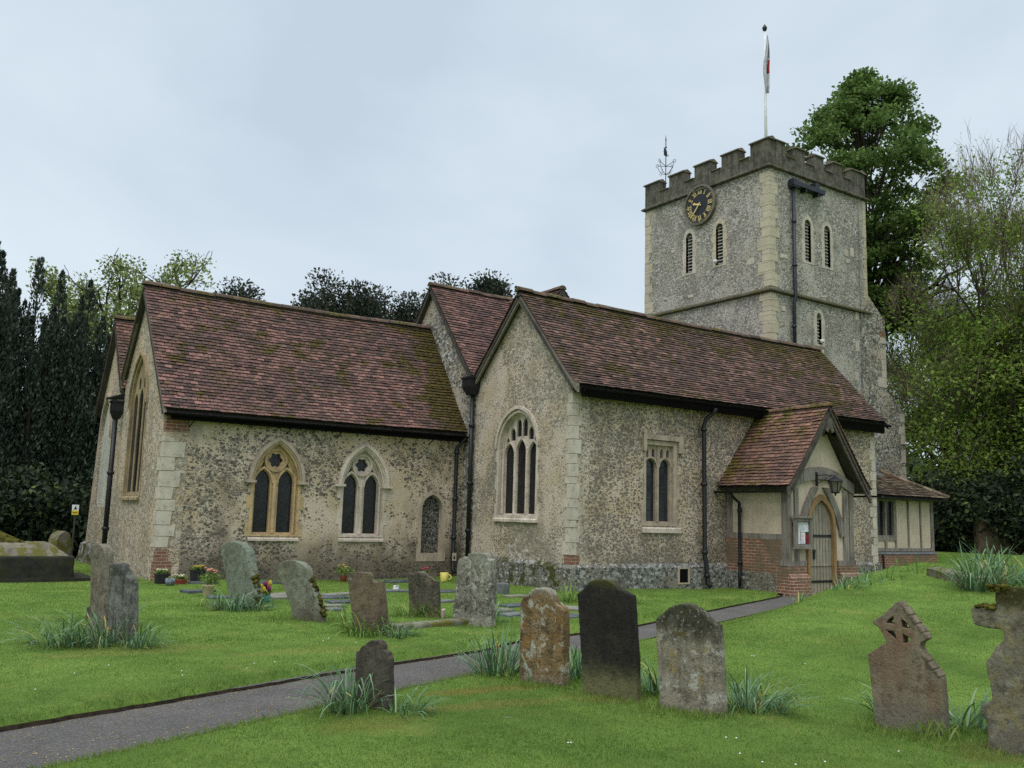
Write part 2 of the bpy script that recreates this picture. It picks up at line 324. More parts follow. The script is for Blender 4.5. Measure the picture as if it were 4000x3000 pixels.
class PL:   # a wall plane: 'S' faces -Y, 'E' faces -X, 'N' +Y, 'W' +X ; u runs along the wall, v is height, d is outwards
    def __init__(s,k,c): s.k=k; s.c=c
    def pt(s,u,v,d=0.0):
        return {'S':(u,s.c-d,v),'N':(u,s.c+d,v),'E':(s.c-d,u,v),'W':(s.c+d,u,v)}[s.k]
def prism(mb,pl,outline,holes,d0,d1,mi=0):
    loops=[outline]+list(holes or [])
    tris=tessellate_polygon([[Vector((u,v,0)) for u,v in l] for l in loops])
    flat=[p for l in loops for p in l]; n=len(flat)
    vs=[pl.pt(u,v,d1) for u,v in flat]+[pl.pt(u,v,d0) for u,v in flat]
    fs=[]
    for t in tris: fs.append(tuple(t)); fs.append(tuple(n+i for i in reversed(t)))
    b=0
    for l in loops:
        k=len(l)
        for i in range(k): fs.append((b+i,b+(i+1)%k,n+b+(i+1)%k,n+b+i))
        b+=k
    mb.add(vs,fs,mi)
def arc_pts(uc,w,vs,va,n=9):
    h=va-vs; r=(w*w/4+h*h)/w; c=uc-w/2+r; a1=math.atan2(h,uc-c)   # from left spring up to the apex
    L=[(c+r*math.cos(math.pi+(a1-math.pi)*i/n),vs+r*math.sin(math.pi+(a1-math.pi)*i/n)) for i in range(n+1)]
    R=[(2*uc-u,v) for u,v in reversed(L[:-1])]
    return L+R
def arch(uc,w,v0,vs,va,n=9):
    return [(uc-w/2,v0)]+arc_pts(uc,w,vs,va,n)+[(uc+w/2,v0)]
def rect(u0,u1,v0,v1): return [(u0,v0),(u0,v1),(u1,v1),(u1,v0)]
def circ(u,v,r,n=20): return [(u+r*math.cos(2*math.pi*i/n),v+r*math.sin(2*math.pi*i/n)) for i in range(n)]
def foil(u,v,r,k=6,n=36):
    o=[]
    for i in range(n):
        a=2*math.pi*i/n+math.pi/k/2; q=r*(.72+.28*abs(math.cos(a*k/2))); o.append((u+q*math.cos(a),v+q*math.sin(a)))
    return o
def arch_stepped(uc,w,v0,vs,va,step=.29,out=.11,n=9,ph=0):
    L=[]; v=v0; i=ph
    while v<vs-1e-3:
        v2=min(v+step,vs); o=out if i%2==0 else .02
        L+=[(uc-w/2-o,v),(uc-w/2-o,v2)]; v=v2; i+=1
    R=[(2*uc-u,vv) for u,vv in reversed(L)]
    return L+arc_pts(uc,w,vs,va,n)+R
def band(pl,mb,uc,w,t,vs,va,d0,d1,mi=0,n=9,t2=None):
    """arched band (hood mould): inner arch width w, thickness t"""
    inn=arc_pts(uc,w,vs,va,n); outp=arc_pts(uc,w+2*t,vs,va+(t2 or t*1.15),n)
    prism(mb,pl,outp+list(reversed(inn)),None,d0,d1,mi)

# ------------------------------------------------------------------ terrain
PN=[(-6,4.2),(-2.5,5.9),(0.99,7.8),(2.49,8.44),(3.85,9.04),(5.2,9.37),(6.38,9.71),(7.22,10.17),(10.06,10.93),(13.5,12.37),(17.2,13.95),(18.5,14.28)]
PS=[(-6,3.0),(-2.5,4.7),(0.86,6.54),(2.09,6.98),(3.13,7.38),(4.4,8.08),(5.55,8.44),(6.41,8.92),(9.01,9.79),(12.63,11.30),(16.3,12.75),(19.75,14.28)]
CP=np.array([((a[0]+b[0])/2,(a[1]+b[1])/2) for a,b in zip(PN,PS)])
HW=np.array([math.hypot(a[0]-b[0],a[1]-b[1])/2*.93 for a,b in zip(PN,PS)])
def sm(a,b,x):
    t=np.clip((np.asarray(x,float)-a)/(b-a),0,1); return t*t*(3-2*t)
def dpath(x,y):
    x=np.asarray(x,float); y=np.asarray(y,float); best=np.full(x.shape,1e9); sd=np.zeros(x.shape)
    for (ax,ay),(bx,by) in zip(CP[:-1],CP[1:]):
        dx,dy=bx-ax,by-ay; t=np.clip(((x-ax)*dx+(y-ay)*dy)/(dx*dx+dy*dy),0,1)
        qx,qy=x-ax-t*dx,y-ay-t*dy; d=np.hypot(qx,qy); s=np.sign(qx*dy-qy*dx); m=d<best
        best=np.where(m,d,best); sd=np.where(m,s,sd)
    return best,sd
def gz(x,y,cut=True):
    x=np.asarray(x,float); y=np.asarray(y,float)
    d,s=dpath(x,y); p=d*s
    A=.77*sm(8.5,21.2,.8*x+.6*y); h=A*sm(.55,2.3,p)
    near=sm(2.8,1.0,np.hypot((x-21.5)*.45,(y-15.3))); h=h*(1-near)+.12*near*sm(19,24,x)
    v=sm(20.4,24,x)*sm(13.0,15.2,y)*(1-sm(27.5,31,x)); h=h*(1-v)+(.10+.25*sm(21,25,x))*v
    h=h+.03*np.sin(x*.9+1.3*np.sin(y*.5))*np.sin(y*.8+.7)*sm(.7,2,d)*np.where(x<24,1,0)
    # grave mounds and old settlement in the turf
    h=h+.014*np.sin(x*2.7+y*.8)*np.sin(y*2.1-x*.6+1)*sm(.8,1.6,d)*np.where((x<24)&(y<19),1,0)
    h=h-.05*sm(14,19,y)*np.where((x>11)&(x<18),0,0)
    if cut:
        north=s<0
        h=h-np.where(north,.13*(1-sm(.61,.70,d)),.075*(1-sm(.52,.78,d)))*np.where(x<20,1,0)
    return h
def g1(x,y): return float(gz(np.array([x]),np.array([y]))[0])
xs=np.unique(np.concatenate([np.array([-400,-250,-150,-90,-60,-40,-28,-20]),np.arange(-14,-3,.5),np.arange(-3,22,.1),np.arange(22,45,.35),np.array([46,50,55,62,75,95,130,180,260,400])]).round(3))
ys=np.unique(np.concatenate([np.array([-300,-150,-80,-40,-20,-10,-5]),np.arange(-2,2.5,.5),np.arange(2.5,16,.1),np.arange(16,30,.3),np.arange(30,50,1.2),np.array([55,65,80,110,160,250,400])]).round(3))
GX,GY=np.meshgrid(xs,ys); GZ=gz(GX,GY); fade=np.clip((np.hypot(GX-15,GY-15)-45)/60,0,1); GZ=GZ*(1-fade)
nx,ny=len(xs),len(ys); idx=np.arange(nx*ny).reshape(ny,nx)
Fq=np.stack([idx[:-1,:-1].ravel(),idx[:-1,1:].ravel(),idx[1:,1:].ravel(),idx[1:,:-1].ravel()],1)
t=T('turf'); co=t.co()
c0=t.ramp(t.noise(co,.55,5,.6),[(.30,(88,110,48)),(.5,(109,134,60)),(.70,(128,152,72))])
c1=t.mix(t.m('MULTIPLY',t.ss(t.noise(co,2.4,5,.7),.46,.68),.55),c0,(72,100,42))
c1=t.mix(t.m('MULTIPLY',t.ss(t.noise(t.map(co,(1,1,1),(7,3,0)),1.1,5,.65),.58,.72),.6),c1,(146,148,80))
c1=t.mix(t.m('MULTIPLY',t.ss(t.noise(co,28,4,.75),.45,.68),.4),c1,(72,104,40))
c1=t.mix(t.m('MULTIPLY',t.ss(t.noise(co,60,3,.75),.55,.72),.45),c1,(122,154,66))
x=t.xyz(co); 
# worn, mossy turf round the old stones
def spot(cx,cy,rx,ry,k,c,cin,rot=0):
    mpn=t.map(co,(1,1,1),(-cx,-cy,0)); 
    mpn=t.n('ShaderNodeVectorRotate',{'rotation_type':'Z_AXIS'},Angle=rot); t.put(mpn.inputs[0],t.map(co,(1,1,1),(-cx,-cy,0)))
    q=t.xyz(mpn.outputs[0]); r2=t.m('ADD',t.m('POWER',t.m('ABSOLUTE',t.m('DIVIDE',q[0],rx)),2.0),t.m('POWER',t.m('ABSOLUTE',t.m('DIVIDE',q[1],ry)),2.0))
    r2=t.m('ADD',r2,t.m('MULTIPLY',t.m('SUBTRACT',t.noise(co,3.5,4,.7),.5),1.6))
    return t.mix(t.m('MULTIPLY',t.ss(r2,.3,1.1,1.0,0.0),k),cin,c)
c1=spot(4.95,7.35,.85,.16,.75,(126,108,54),c1,.12); c1=spot(4.6,6.75,.7,.22,.6,(128,116,62),c1,.2)
c1=spot(5.75,6.45,.35,.25,.7,(104,92,54),c1); c1=spot(6.0,5.6,.35,.25,.6,(110,104,56),c1); c1=spot(3.3,6.6,.5,.25,.5,(124,116,56),c1)
c1=spot(2.7,11.1,1.2,.5,.35,(140,134,72),c1); c1=spot(4.5,10.2,1.3,.25,.4,(142,138,74),c1)
c1=spot(7.0,3.7,.5,.3,.6,(118,100,62),c1)
dark=t.noise(co,.35,3,.5); c1=t.mix(t.m('MULTIPLY',t.ss(dark,.5,.7),.3),c1,(76,104,44))
hb=t.m('ADD',t.noise(co,34,5,.8),t.m('MULTIPLY',t.noise(co,7,4,.6),.8))
M['turf']=t.out(c1,.95,t.bump(hb,1.0,.035),spec=.08)
g=npmesh('ground',np.stack([GX.ravel(),GY.ravel(),GZ.ravel()],1),Fq,'turf'); tag(g,kind='structure'); g.data.polygons.foreach_set('use_smooth',[True]*len(g.data.polygons))
# asphalt path
t=T('asphalt'); co=t.co()
c=t.ramp(t.noise(co,1.6,5,.6),[(.3,(78,75,72)),(.7,(96,92,88))]); c=t.mix(t.m('MULTIPLY',t.ss(t.noise(co,60,3,.8),.50,.64),.6),c,(134,129,121))
c=t.mix(t.m('MULTIPLY',t.ss(t.noise(co,44,3,.8),.34,.48,1,0),.6),c,(54,52,51))
c=t.mix(t.m('MULTIPLY',t.ss(t.noise(co,3.2,5,.7),.56,.7),.35),c,(96,86,70))
M['asphalt']=t.out(c,.85,t.bump(t.noise(co,90,4,.8),.8,.012),spec=.1)
V=[];F=[]
def cum(P):
    P=np.array(P); return np.concatenate([[0],np.cumsum(np.hypot(*np.diff(P,axis=0).T))])
from bisect import bisect
def along(P,s):
    c=cum(P); s=s*c[-1]; i=min(max(bisect(list(c),s)-1,0),len(P)-2); f=(s-c[i])/(c[i+1]-c[i]); return (P[i][0]+(P[i+1][0]-P[i][0])*f,P[i][1]+(P[i+1][1]-P[i][1])*f)
NS=140
seg=[]
for i in range(len(PN)-1):
    for k in range(12): seg.append((i,k/12))
seg.append((len(PN)-2,1.0))
for i,f in seg:
    a=Vector((PN[i][0]+(PN[i+1][0]-PN[i][0])*f,PN[i][1]+(PN[i+1][1]-PN[i][1])*f)); b=Vector((PS[i][0]+(PS[i+1][0]-PS[i][0])*f,PS[i][1]+(PS[i+1][1]-PS[i][1])*f))
    for k in range(7):
        q=a.lerp(b,-.12+1.24*k/6)
        V.append((q.x,q.y,-.058+.02*(1-((k-3)/3)**2)))
for i in range(len(seg)-1):
    for k in range(6): F.append((i*7+k,i*7+k+1,i*7+8+k,i*7+7+k))
p=npmesh('path',np.array(V),np.array(F),'asphalt'); tag(p,kind='structure'); p.data.polygons.foreach_set('use_smooth',[True]*len(p.data.polygons))

# cut earth edge of the lawn along the north side of the path
M['soil']=plain('soil',(44,37,28),.98,.05,0,.4,20,.01)
V=[];F=[]
for q,(i,f) in enumerate(seg):
    a=Vector((PN[i][0]+(PN[i+1][0]-PN[i][0])*f,PN[i][1]+(PN[i+1][1]-PN[i][1])*f)); b=Vector((PS[i][0]+(PS[i+1][0]-PS[i][0])*f,PS[i][1]+(PS[i+1][1]-PS[i][1])*f)); d_=(b-a).normalized(); k=.010*math.sin(q*1.7)+.012*math.sin(q*.61)+.010*math.sin(q*3.1); w_=(b-a).length/2
    p0=a+d_*(w_-.60+k); p1=a+d_*(w_-.64+k); z1=float(gz(np.array([p1.x-d_.x*.08]),np.array([p1.y-d_.y*.08]),False)[0])
    V+=[(p0.x,p0.y,-.075),(p1.x,p1.y,z1-.018),(p1.x-d_.x*.05,p1.y-d_.y*.05,z1-.05)]
for q in range(len(seg)-4): F+=[(3*q,3*q+3,3*q+4,3*q+1),(3*q+1,3*q+4,3*q+5,3*q+2)]
o=npmesh('path_edge',np.array(V),np.array(F),'soil'); tag(o,kind='structure')
M['gutter_black']=plain('gutter_black',(20,19,18),.9,.08)  # eaves gutters, coloured near-black to stand in for the shadow under the eaves
# ------------------------------------------------------------------ tiled roofs
def roof_tiles(mb,r0,r1,e0,e1,gauge=.105,tw=.17,keep=None,kick=.0,sag=.0,jit=1.0,seed=1,thick=.036):
    rg=random.Random(seed); r0,r1,e0,e1=[Vector(p) for p in (r0,r1,e0,e1)]
    L=((e0-r0).length+(e1-r1).length)/2; n=max(2,int(L/gauge)); nrm=((e0-r0).cross(r1-r0)); 
    if nrm.z<0: nrm=-nrm
    nrm.normalize(); ph=rg.random()*6
    def S(s,t,h=0.0):
        p=(r0.lerp(r1,s)).lerp(e0.lerp(e1,s),t)
        z=kick*max(0,(t-.72)/.28)**2 - sag*math.sin(math.pi*s)*(1-.5*t) + .018*mnoise.noise(Vector((s*5+ph,t*4,seed)))
        return p+nrm*h+Vector((0,0,z))
    for j in range(n):
        t0,t1=j/n,(j+1)/n; ta=max(0,t0-.35/n)
        W=(r0.lerp(e0,t1)-r1.lerp(e1,t1)).length; m=max(1,int(W/tw)); off=(j%2)*.5
        dj=rg.uniform(-.004,.004)*jit
        for i in range(m+1):
            s0=max(0,(i-off)/m); s1=min(1,(i+1-off)/m)
            if s1-s0<.15/m: continue
            sc,tcn=(s0+s1)/2,(t0+t1)/2
            if keep and not keep(S(sc,tcn)): continue
            lift=thick+abs(rg.gauss(0,.005))*jit; tw_=rg.uniform(-.004,.004)*jit; dt=rg.uniform(-.09,.09)/n*jit+dj; g=.03/m
            a=S(s0+g,ta,.004); b=S(s1-g,ta,.004); c=S(s1-g,t1+dt+rg.uniform(-.03,.03)/n*jit,lift+tw_); d=S(s0+g,t1+dt,lift-tw_)
            dn=nrm*(-.015)
            mb.add([a,b,c,d,c+dn,d+dn,a+dn*.4,b+dn*.4],[(0,1,2,3),(3,2,4,5),(0,3,5,6),(1,7,4,2)])
def deck(mb,r0,r1,e0,e1,th=.07,mi=1,keep=None,drop=.075):
    """boarding below the tiles"""
    P=[Vector(p) for p in (r0,r1,e1,e0)]; n=(P[3]-P[0]).cross(P[1]-P[0]); n=n if n.z>0 else -n; n.normalize()
    top=[p-n*drop for p in P]; bot=[p-n*(drop+th) for p in P]
    mb.hexa([bot[0],bot[1],bot[2],bot[3],top[0],top[1],top[2],top[3]],mi)
def ridge(mb,a,b,r=.11,L=.42,seed=1,sag=0.0,mi=0):
    rg=random.Random(seed); a=Vector(a); b=Vector(b); D=(b-a); n=max(1,int(D.length/L)); side=Vector((0,0,1)).cross(D).normalized()
    for i in range(n):
        p=a+D*(i/n); q=a+D*((i+.97)/n); dz=rg.uniform(-.012,.012); vs=[];k=7
        p=p-Vector((0,0,sag*math.sin(math.pi*i/n))); q=q-Vector((0,0,sag*math.sin(math.pi*(i+1)/n)))
        for e in (p,q):
            for j in range(k):
                an=math.pi*(j/(k-1)); vs.append(e+side*math.cos(an)*r*1.15+Vector((0,0,math.sin(an)*r-.06+dz)))
        mb.add(vs,[(j,j+1,k+j+1,k+j) for j in range(k-1)]+[tuple(range(k-1,-1,-1)),tuple(range(k,2*k))],mi)
def barge(mb,apex,foot,depth=.2,th=.05,axis=(1,0,0),mi=0,curve=0.0,n=8):
    """sloping board below a verge, thickness along axis"""
    a=Vector(apex); f=Vector(foot); ax=Vector(axis)*th; vs=[]; fs=[]
    for i in range(n+1):
        t=i/n; p=a.lerp(f,t)+Vector((0,0,curve*max(0,(t-.7)/.3)**2)); dn=Vector((0,0,-depth))
        vs+=[p,p+dn,p+ax,p+dn+ax]
    for i in range(n):
        b=4*i; c=b+4; fs+=[(b,b+1,c+1,c),(b+2,c+2,c+3,b+3),(b,c,c+2,b+2),(b+1,b+3,c+3,c+1)]
    fs+=[(0,2,3,1),(4*n,4*n+1,4*n+3,4*n+2)]
    mb.add(vs,fs,mi)
def gutter(mb,a,b,r=.055,mi=0):
    a=Vector(a); b=Vector(b); D=(b-a).normalized(); side=Vector((0,0,1)).cross(D); vs=[]; k=7
    for e in (a,b):
        for j in range(k):
            an=math.pi+math.pi*j/(k-1); vs.append(e+side*math.cos(an)*r+Vector((0,0,math.sin(an)*r)))
        for j in range(k-1,-1,-1):
            an=math.pi+math.pi*j/(k-1); vs.append(e+side*math.cos(an)*(r-.012)+Vector((0,0,math.sin(an)*(r-.012))))
    K=2*k; mb.add(vs,[(j,(j+1)%K,K+(j+1)%K,K+j) for j in range(K)]+[tuple(range(K-1,-1,-1)),tuple(range(K,2*K))],mi)
def quoins(mb,x,y,z0,z1,sx,sy,hmin=.22,hmax=.34,long=.42,short=.22,proud=.012,seed=1,ph=0):
    """corner stones wrapping the corner (x,y); wall runs to x+sx*.. and y+sy*.."""
    rg=random.Random(seed); z=z0; i=ph
    while z<z1-.08:
        h=min(rg.uniform(hmin,hmax),z1-z); a=(long if i%2 else short)*rg.uniform(.85,1.15); b=(short if i%2 else long)*rg.uniform(.85,1.15); p=proud+rg.uniform(0,.012); g=.006
        # L-shaped block, chamfered and a little uneven
        def cut(u0,u1): return sorted((u0,u1))
        x0,x1=cut(x-sx*p,x+sx*a); y0,y1=cut(y-sy*p,y+sy*b)
        c=min(.05,h*.18)
        # south face piece
        yy0,yy1=cut(y-sy*p,y+sy*.06)
        def blk(ux0,ux1,vy0,vy1,free):
            k0=rg.uniform(0,.03); k1=rg.uniform(0,.03)
            P=[(ux0,vy0,z+g),(ux1,vy0,z+g),(ux1,vy1,z+g),(ux0,vy1,z+g),(ux0,vy0,z+h-g),(ux1,vy0,z+h-g),(ux1,vy1,z+h-g),(ux0,vy1,z+h-g)]
            P=[list(q) for q in P]
            if free=='x':
                s=-1 if sx>0 else 1
                for q in (1,2) if sx>0 else (0,3): P[q][0]+=s*k0
                for q in (5,6) if sx>0 else (4,7): P[q][0]+=s*k1
            mb.hexa(P)
        blk(x0,x1,yy0,yy1,'x')
        xx0,xx1=cut(x-sx*p,x+sx*.06)
        if sy>0: blk(xx0,xx1,y+.06,y1,'y')
        else: blk(xx0,xx1,y0,y-.06,'y')
        z+=h; i+=1

# ------------------------------------------------------------------ the church
church=thing('church',(12.88,16.1,0),'flint and stone parish church with red tiled roofs and a battlemented tower','church')
CH=church
Zb=-.35
# --- chancel -------------------------------------------------------
XC,YC=5.25,20.7
E1=PL('E',XC); S1=PL('S',YC)
uc1,uc2=7.82,10.03
def twolight(pl,uc,frame,name_label,seed):
    w=MB(); O=arch(uc,1.06,1.03,2.2,3.10,12)
    # surround with toothed jambs
    prism(w,pl,arch_stepped(uc,1.16,.98,2.25,3.17,.31,.10,12,seed),[O],-.10,.014)
    prism(w,pl,arch(uc,1.16,.98,2.2,3.14,12),[arch(uc,.98,1.05,2.2,3.03,12)],-.20,-.10)
    Ls=[arch(uc-.28,.37,1.07,2.2,2.50,8),arch(uc+.28,.37,1.07,2.2,2.50,8)]
    ro=foil(uc,2.735,.175); tri=[(uc-.035,2.46),(uc,2.40),(uc+.035,2.46)]
    sp=[[(uc-.36,2.54),(uc-.27,2.70),(uc-.25,2.56)],[(uc+.36,2.54),(uc+.25,2.56),(uc+.27,2.70)]]
    prism(w,pl,arch(uc,1.04,1.03,2.2,3.09,12),Ls+[ro]+sp,-.24,-.13)
    for s in (-1,1):
        band(pl,w,uc+s*.28,.40,.045,2.2,2.53,-.13,-.085,0,8)
    prism(w,pl,circ(uc,2.735,.275,28),[circ(uc,2.735,.225,28)],-.13,-.085)
    w.tube([pl.pt(uc,1.05,-.11),pl.pt(uc,2.28,-.11)],.05,8)
    for s in (-1,1): w.tube([pl.pt(uc+s*.50,1.05,-.10),pl.pt(uc+s*.50,2.22,-.10)],.032,8)
    o=w.build('window',frame,CH); o['label']=name_label
    h=MB(); band(pl,h,uc,1.20,.075,2.25,3.185,.0,.085,0,14); band(pl,h,uc,1.13,.045,2.25,3.135,.0,.05,0,14)
    for s in (-1,1):
        a=pl.pt(uc+s*.63-.13,2.19,-.02); b=pl.pt(uc+s*.63+.13,2.25,.10)
        h.box(min(a[0],b[0]),max(a[0],b[0]),min(a[1],b[1]),max(a[1],b[1]),a[2],b[2])
    h.build('hood_mould',frame if frame=='frame_pale' else 'frame_grey',o)
    s=MB(); a=[pl.pt(uc-.60,.88,.05),pl.pt(uc+.60,.88,.05),pl.pt(uc+.60,.88,-.3),pl.pt(uc-.60,.88,-.3),pl.pt(uc-.60,.93,.05),pl.pt(uc+.60,.93,.05),pl.pt(uc+.60,1.06,-.16),pl.pt(uc-.60,1.06,-.16)]
    s.hexa(a); s.build('sill','frame_pale',o)
    gl=MB(); prism(gl,pl,arch(uc,1.0,1.04,2.2,3.0,10),None,-.235,-.215); gl.build('glass','glass',o)
    return o
w1=arch(uc1,1.14,.95,2.2,3.10,12); w2=arch(uc2,1.14,.95,2.2,3.10,12)
bd_o=arch(12.01,.70,.5,1.72,2.14,9)
mb=MB(); prism(mb,S1,[(XC+.5,Zb),(XC+.5,3.68),(12.88,3.70),(12.88,Zb)],[w1,w2,bd_o],-.5,0)
eW=arch(23.38,1.62,1.82,4.0,5.2,12)
mb.build('wall','flint_chancel',CH)['label']='south wall of the low chancel, patchy mortar and dark flint'
mb=MB(); prism(mb,E1,[(20.7,Zb),(20.7,3.68),(23.28,6.80),(24.97,4.62),(24.97,Zb)],[eW],-.5,0)
mb.build('wall','flint_east',CH)['label']='pebbly east gable wall of the chancel'
twolight(S1,uc1,'frame_ochre','ochre stone two-light window with a foiled circle',0)
twolight(S1,uc2,'frame_pale','pale stone two-light window with a foiled circle',1)
# blocked doorway
d=MB(); prism(d,S1,arch_stepped(12.01,.74,.40,1.72,2.20,.36,.05,9),[arch(12.01,.60,.58,1.72,2.08,9)],-.12,.012)
prism(d,S1,arch(12.01,.66,.42,1.72,2.12,9),[arch(12.01,.57,.60,1.72,2.06,9)],-.2,-.12)
o=d.build('blocked_doorway','frame_grey',CH); f=MB(); prism(f,S1,arch(12.01,.66,.42,1.72,2.12,9),None,-.3,-.14); f.build('flint_infill','flint_dark',o)
# east window of the chancel: tall, three lights
def lights3(pl,uc,W,v0,vs,va,lw,gap,frame,glassm,lspr,lap,extra,name,rec=.0,thin=False):
    w=MB(); O=arch(uc,W,v0,vs,va,12)
    prism(w,pl,arch_stepped(uc,W+.10,v0-.06,vs+.03,va+.06,.34,.08,12),[O],-.10,.014)
    prism(w,pl,arch(uc,W+.08,v0-.05,vs,va+.05,12),[arch(uc,W-.08,v0+.02,vs,va-.06,12)],-.2,-.10)
    hs=[]
    for k in (-1,0,1): hs.append(arch(uc+k*(lw+gap),lw,v0+.04,lspr+(.08 if k==0 else 0),lap+(.08 if k==0 else 0),7))
    prism(w,pl,arch(uc,W-.02,v0,vs,va-.01,12),hs+extra,(-.075 if thin else -.20+rec),(-.05 if thin else -.13+rec))
    for k in (() if thin else (-1,0,1)): band(pl,w,uc+k*(lw+gap),lw+.03,.035,lspr+(.08 if k==0 else 0),lap+.02+(.08 if k==0 else 0),-.14+rec,-.105+rec,0,7)
    for k in (-.5,.5): w.tube([pl.pt(uc+k*(lw+gap),v0+.02,(-.06 if thin else -.12+rec)),pl.pt(uc+k*(lw+gap),lspr+.1,(-.06 if thin else -.12+rec))],gap*(.22 if thin else .36),8)
    for s in (-1,1): w.tube([pl.pt(uc+s*(W/2-.05),v0+.02,-.1),pl.pt(uc+s*(W/2-.05),vs,-.1)],.035,8)
    o=w.build('window',frame,CH); o['label']=name
    h=MB(); band(pl,h,uc,W+.14,.07,vs+.0,va+.09,0,.06,0,14); h.build('hood_mould',frame,o)
    s=MB(); s.hexa([pl.pt(uc-W/2-.12,v0-.16,.07),pl.pt(uc+W/2+.12,v0-.16,.07),pl.pt(uc+W/2+.12,v0-.16,-.3),pl.pt(uc-W/2-.12,v0-.16,-.3),pl.pt(uc-W/2-.12,v0-.1,.07),pl.pt(uc+W/2+.12,v0-.1,.07),pl.pt(uc+W/2+.12,v0+.03,-.15),pl.pt(uc-W/2-.12,v0+.03,-.15)]); s.build('sill',frame,o)
    gl=MB(); prism(gl,pl,arch(uc,W-.06,v0+.02,vs,va-.05,10),None,(-.08 if thin else -.195+rec),(-.068 if thin else -.175+rec)); gl.build('glass',glassm,o)
    return o
lights3(E1,23.38,1.54,1.88,4.0,5.16,.40,.10,'frame_brown','glass',4.0,4.35,[arch(23.38-.24,.22,4.42,4.55,4.72,5),arch(23.38+.24,.22,4.42,4.55,4.72,5)],'tall three-light window in the chancel east gable',.075,True)
mb=MB(); quoins(mb,XC,YC,.72,3.1,1,1,.2,.36,.40,.24,.010,3); mb.build('quoin_stones','ashlar_pale',CH)
mb=MB(); mb.box(XC-.012,XC+.34,YC-.012,YC+.15,Zb,.42); mb.box(XC-.012,XC+.03,YC+.15,YC+.24,Zb,.42); mb.box(XC-.011,XC+.26,YC-.011,YC+.13,.42,.68); mb.build('brick_patch','brick_brown',CH)
mb=MB(); mb.box(XC-.01,XC+.5,YC-.01,YC+.16,3.22,3.6); mb.build('brick_patch','brick_brown',CH)
# chancel roof
rE,rW=(5.10,23.29,6.98),(12.87,22.70,6.86); eE,eW_=(5.10,20.46,3.66),(12.87,20.52,3.70)
mb=MB(); roof_tiles(mb,rE,rW,eE,eW_,seed=3,kick=.05,sag=.05); deck(mb,rE,rW,eE,eW_)
nE,nW=(5.10,24.98,4.86),(12.87,24.98,4.86); roof_tiles(mb,rE,rW,nE,nW,seed=4,gauge=.2,tw=.34); deck(mb,rE,rW,nE,nW)
M['tiles_chancel']=tiles('tiles_chancel',TC,.9,[(0,-1.6,.0,.24),(2,6.2,6.9,.05)])
ro=mb.build('roof',['tiles_chancel','timber_dark'],CH,recalc=False); ro['label']='long red tiled chancel roof, mossy at its west end'
mb=MB(); ridge(mb,(5.08,23.29,7.02),(12.85,22.70,6.90),seed=2,sag=.05); M['tiles_ridge']=tiles('tiles_ridge',[(0,(80,68,60)),(.5,(98,82,70)),(1,(116,97,82))],.75,[(2,0,1,.04)],(104,94,50)); mb.build('ridge_tiles','tiles_ridge',ro)
mb=MB(); barge(mb,(5.12,23.29,6.92),(5.12,20.44,3.60),.16,.06); barge(mb,(5.12,23.29,6.92),(5.12,24.95,4.80),.16,.06); mb.build('bargeboard','bargeboard',ro)
mb=MB(); gutter(mb,(5.12,20.40,3.60),(12.86,20.46,3.63)); mb.box(5.3,12.87,20.48,20.56,3.48,3.60); 
for hx in (5.75,7.99,9.26,10.95,11.81): mb.tube([(hx,20.69,3.35),(hx+.03,20.55,3.45),(hx+.09,20.45,3.58)],.012,5)
mb.build('gutter','gutter_black',ro)
# --- north chapel ---------------------------------------------------
E0=PL('E',5.30)
nw=arch(27.12,1.25,1.55,3.4,4.55,10)
mb=MB(); prism(mb,E0,[(24.985,Zb),(24.985,4.5),(26.53,6.52),(27.97,4.2),(28.62,.35),(28.62,Zb)],[nw],-.5,0)
mb.build('wall','flint_east',CH)['label']='pebbly gable wall of the north chapel with a blocked white window'
b=MB(); prism(b,E0,arch(27.12,1.25,1.55,3.4,4.55,10),None,-.3,-.06)
for k in range(9):
    u=27.12-.5+k*.125; b.box(E0.c+.02,E0.c+.06,u-.02,u+.02,1.62,3.5)
o=b.build('blocked_window','render_white',CH); h=MB(); band(E0,h,27.12,1.25,.07,3.4,4.58,0,.05,0,10); h.build('hood_mould','frame_grey',o)
mb=MB(); mb.hexa([(5.08,25.1,Zb),(5.3,25.1,Zb),(5.3,28.85,Zb),(5.08,28.85,Zb),(5.2,25.1,.5),(5.3,25.1,.55),(5.3,28.75,.55),(5.2,28.7,.5)]); mb.build('plinth','flint_plinth_mossy',CH)
rE,rW=(5.15,26.53,6.66),(12.87,26.53,6.66); mb=MB()
roof_tiles(mb,rE,rW,(5.15,25.0,4.55),(12.87,25.0,4.55),seed=6); deck(mb,rE,rW,(5.15,25.0,4.55),(12.87,25.0,4.55)); roof_tiles(mb,rE,rW,(5.15,28.2,4.15),(12.87,28.2,4.15),seed=7,gauge=.2,tw=.34); deck(mb,rE,rW,(5.15,28.2,4.15),(12.87,28.2,4.15))
M['tiles_chapel']=tiles('tiles_chapel',TCP,.8,[(2,0,1,.02)],(104,92,40)); ro=mb.build('roof',['tiles_chapel','timber_dark'],CH,recalc=False)
mb=MB(); ridge(mb,(5.13,26.53,6.70),(12.87,26.53,6.70),seed=5); mb.build('ridge_tiles','tiles_ridge',ro)
mb=MB(); barge(mb,(5.17,26.53,6.60),(5.17,28.22,4.06),.16,.06); barge(mb,(5.17,26.53,6.60),(5.17,25.0,4.5),.16,.06); mb.build('bargeboard','timber_dark',ro)
mb=MB(); prism(mb,PL('N',28.0),[(5.8,Zb),(5.8,4.2),(12.88,4.2),(12.88,Zb)],None,-.5,0); mb.build('wall','flint_chancel',CH)
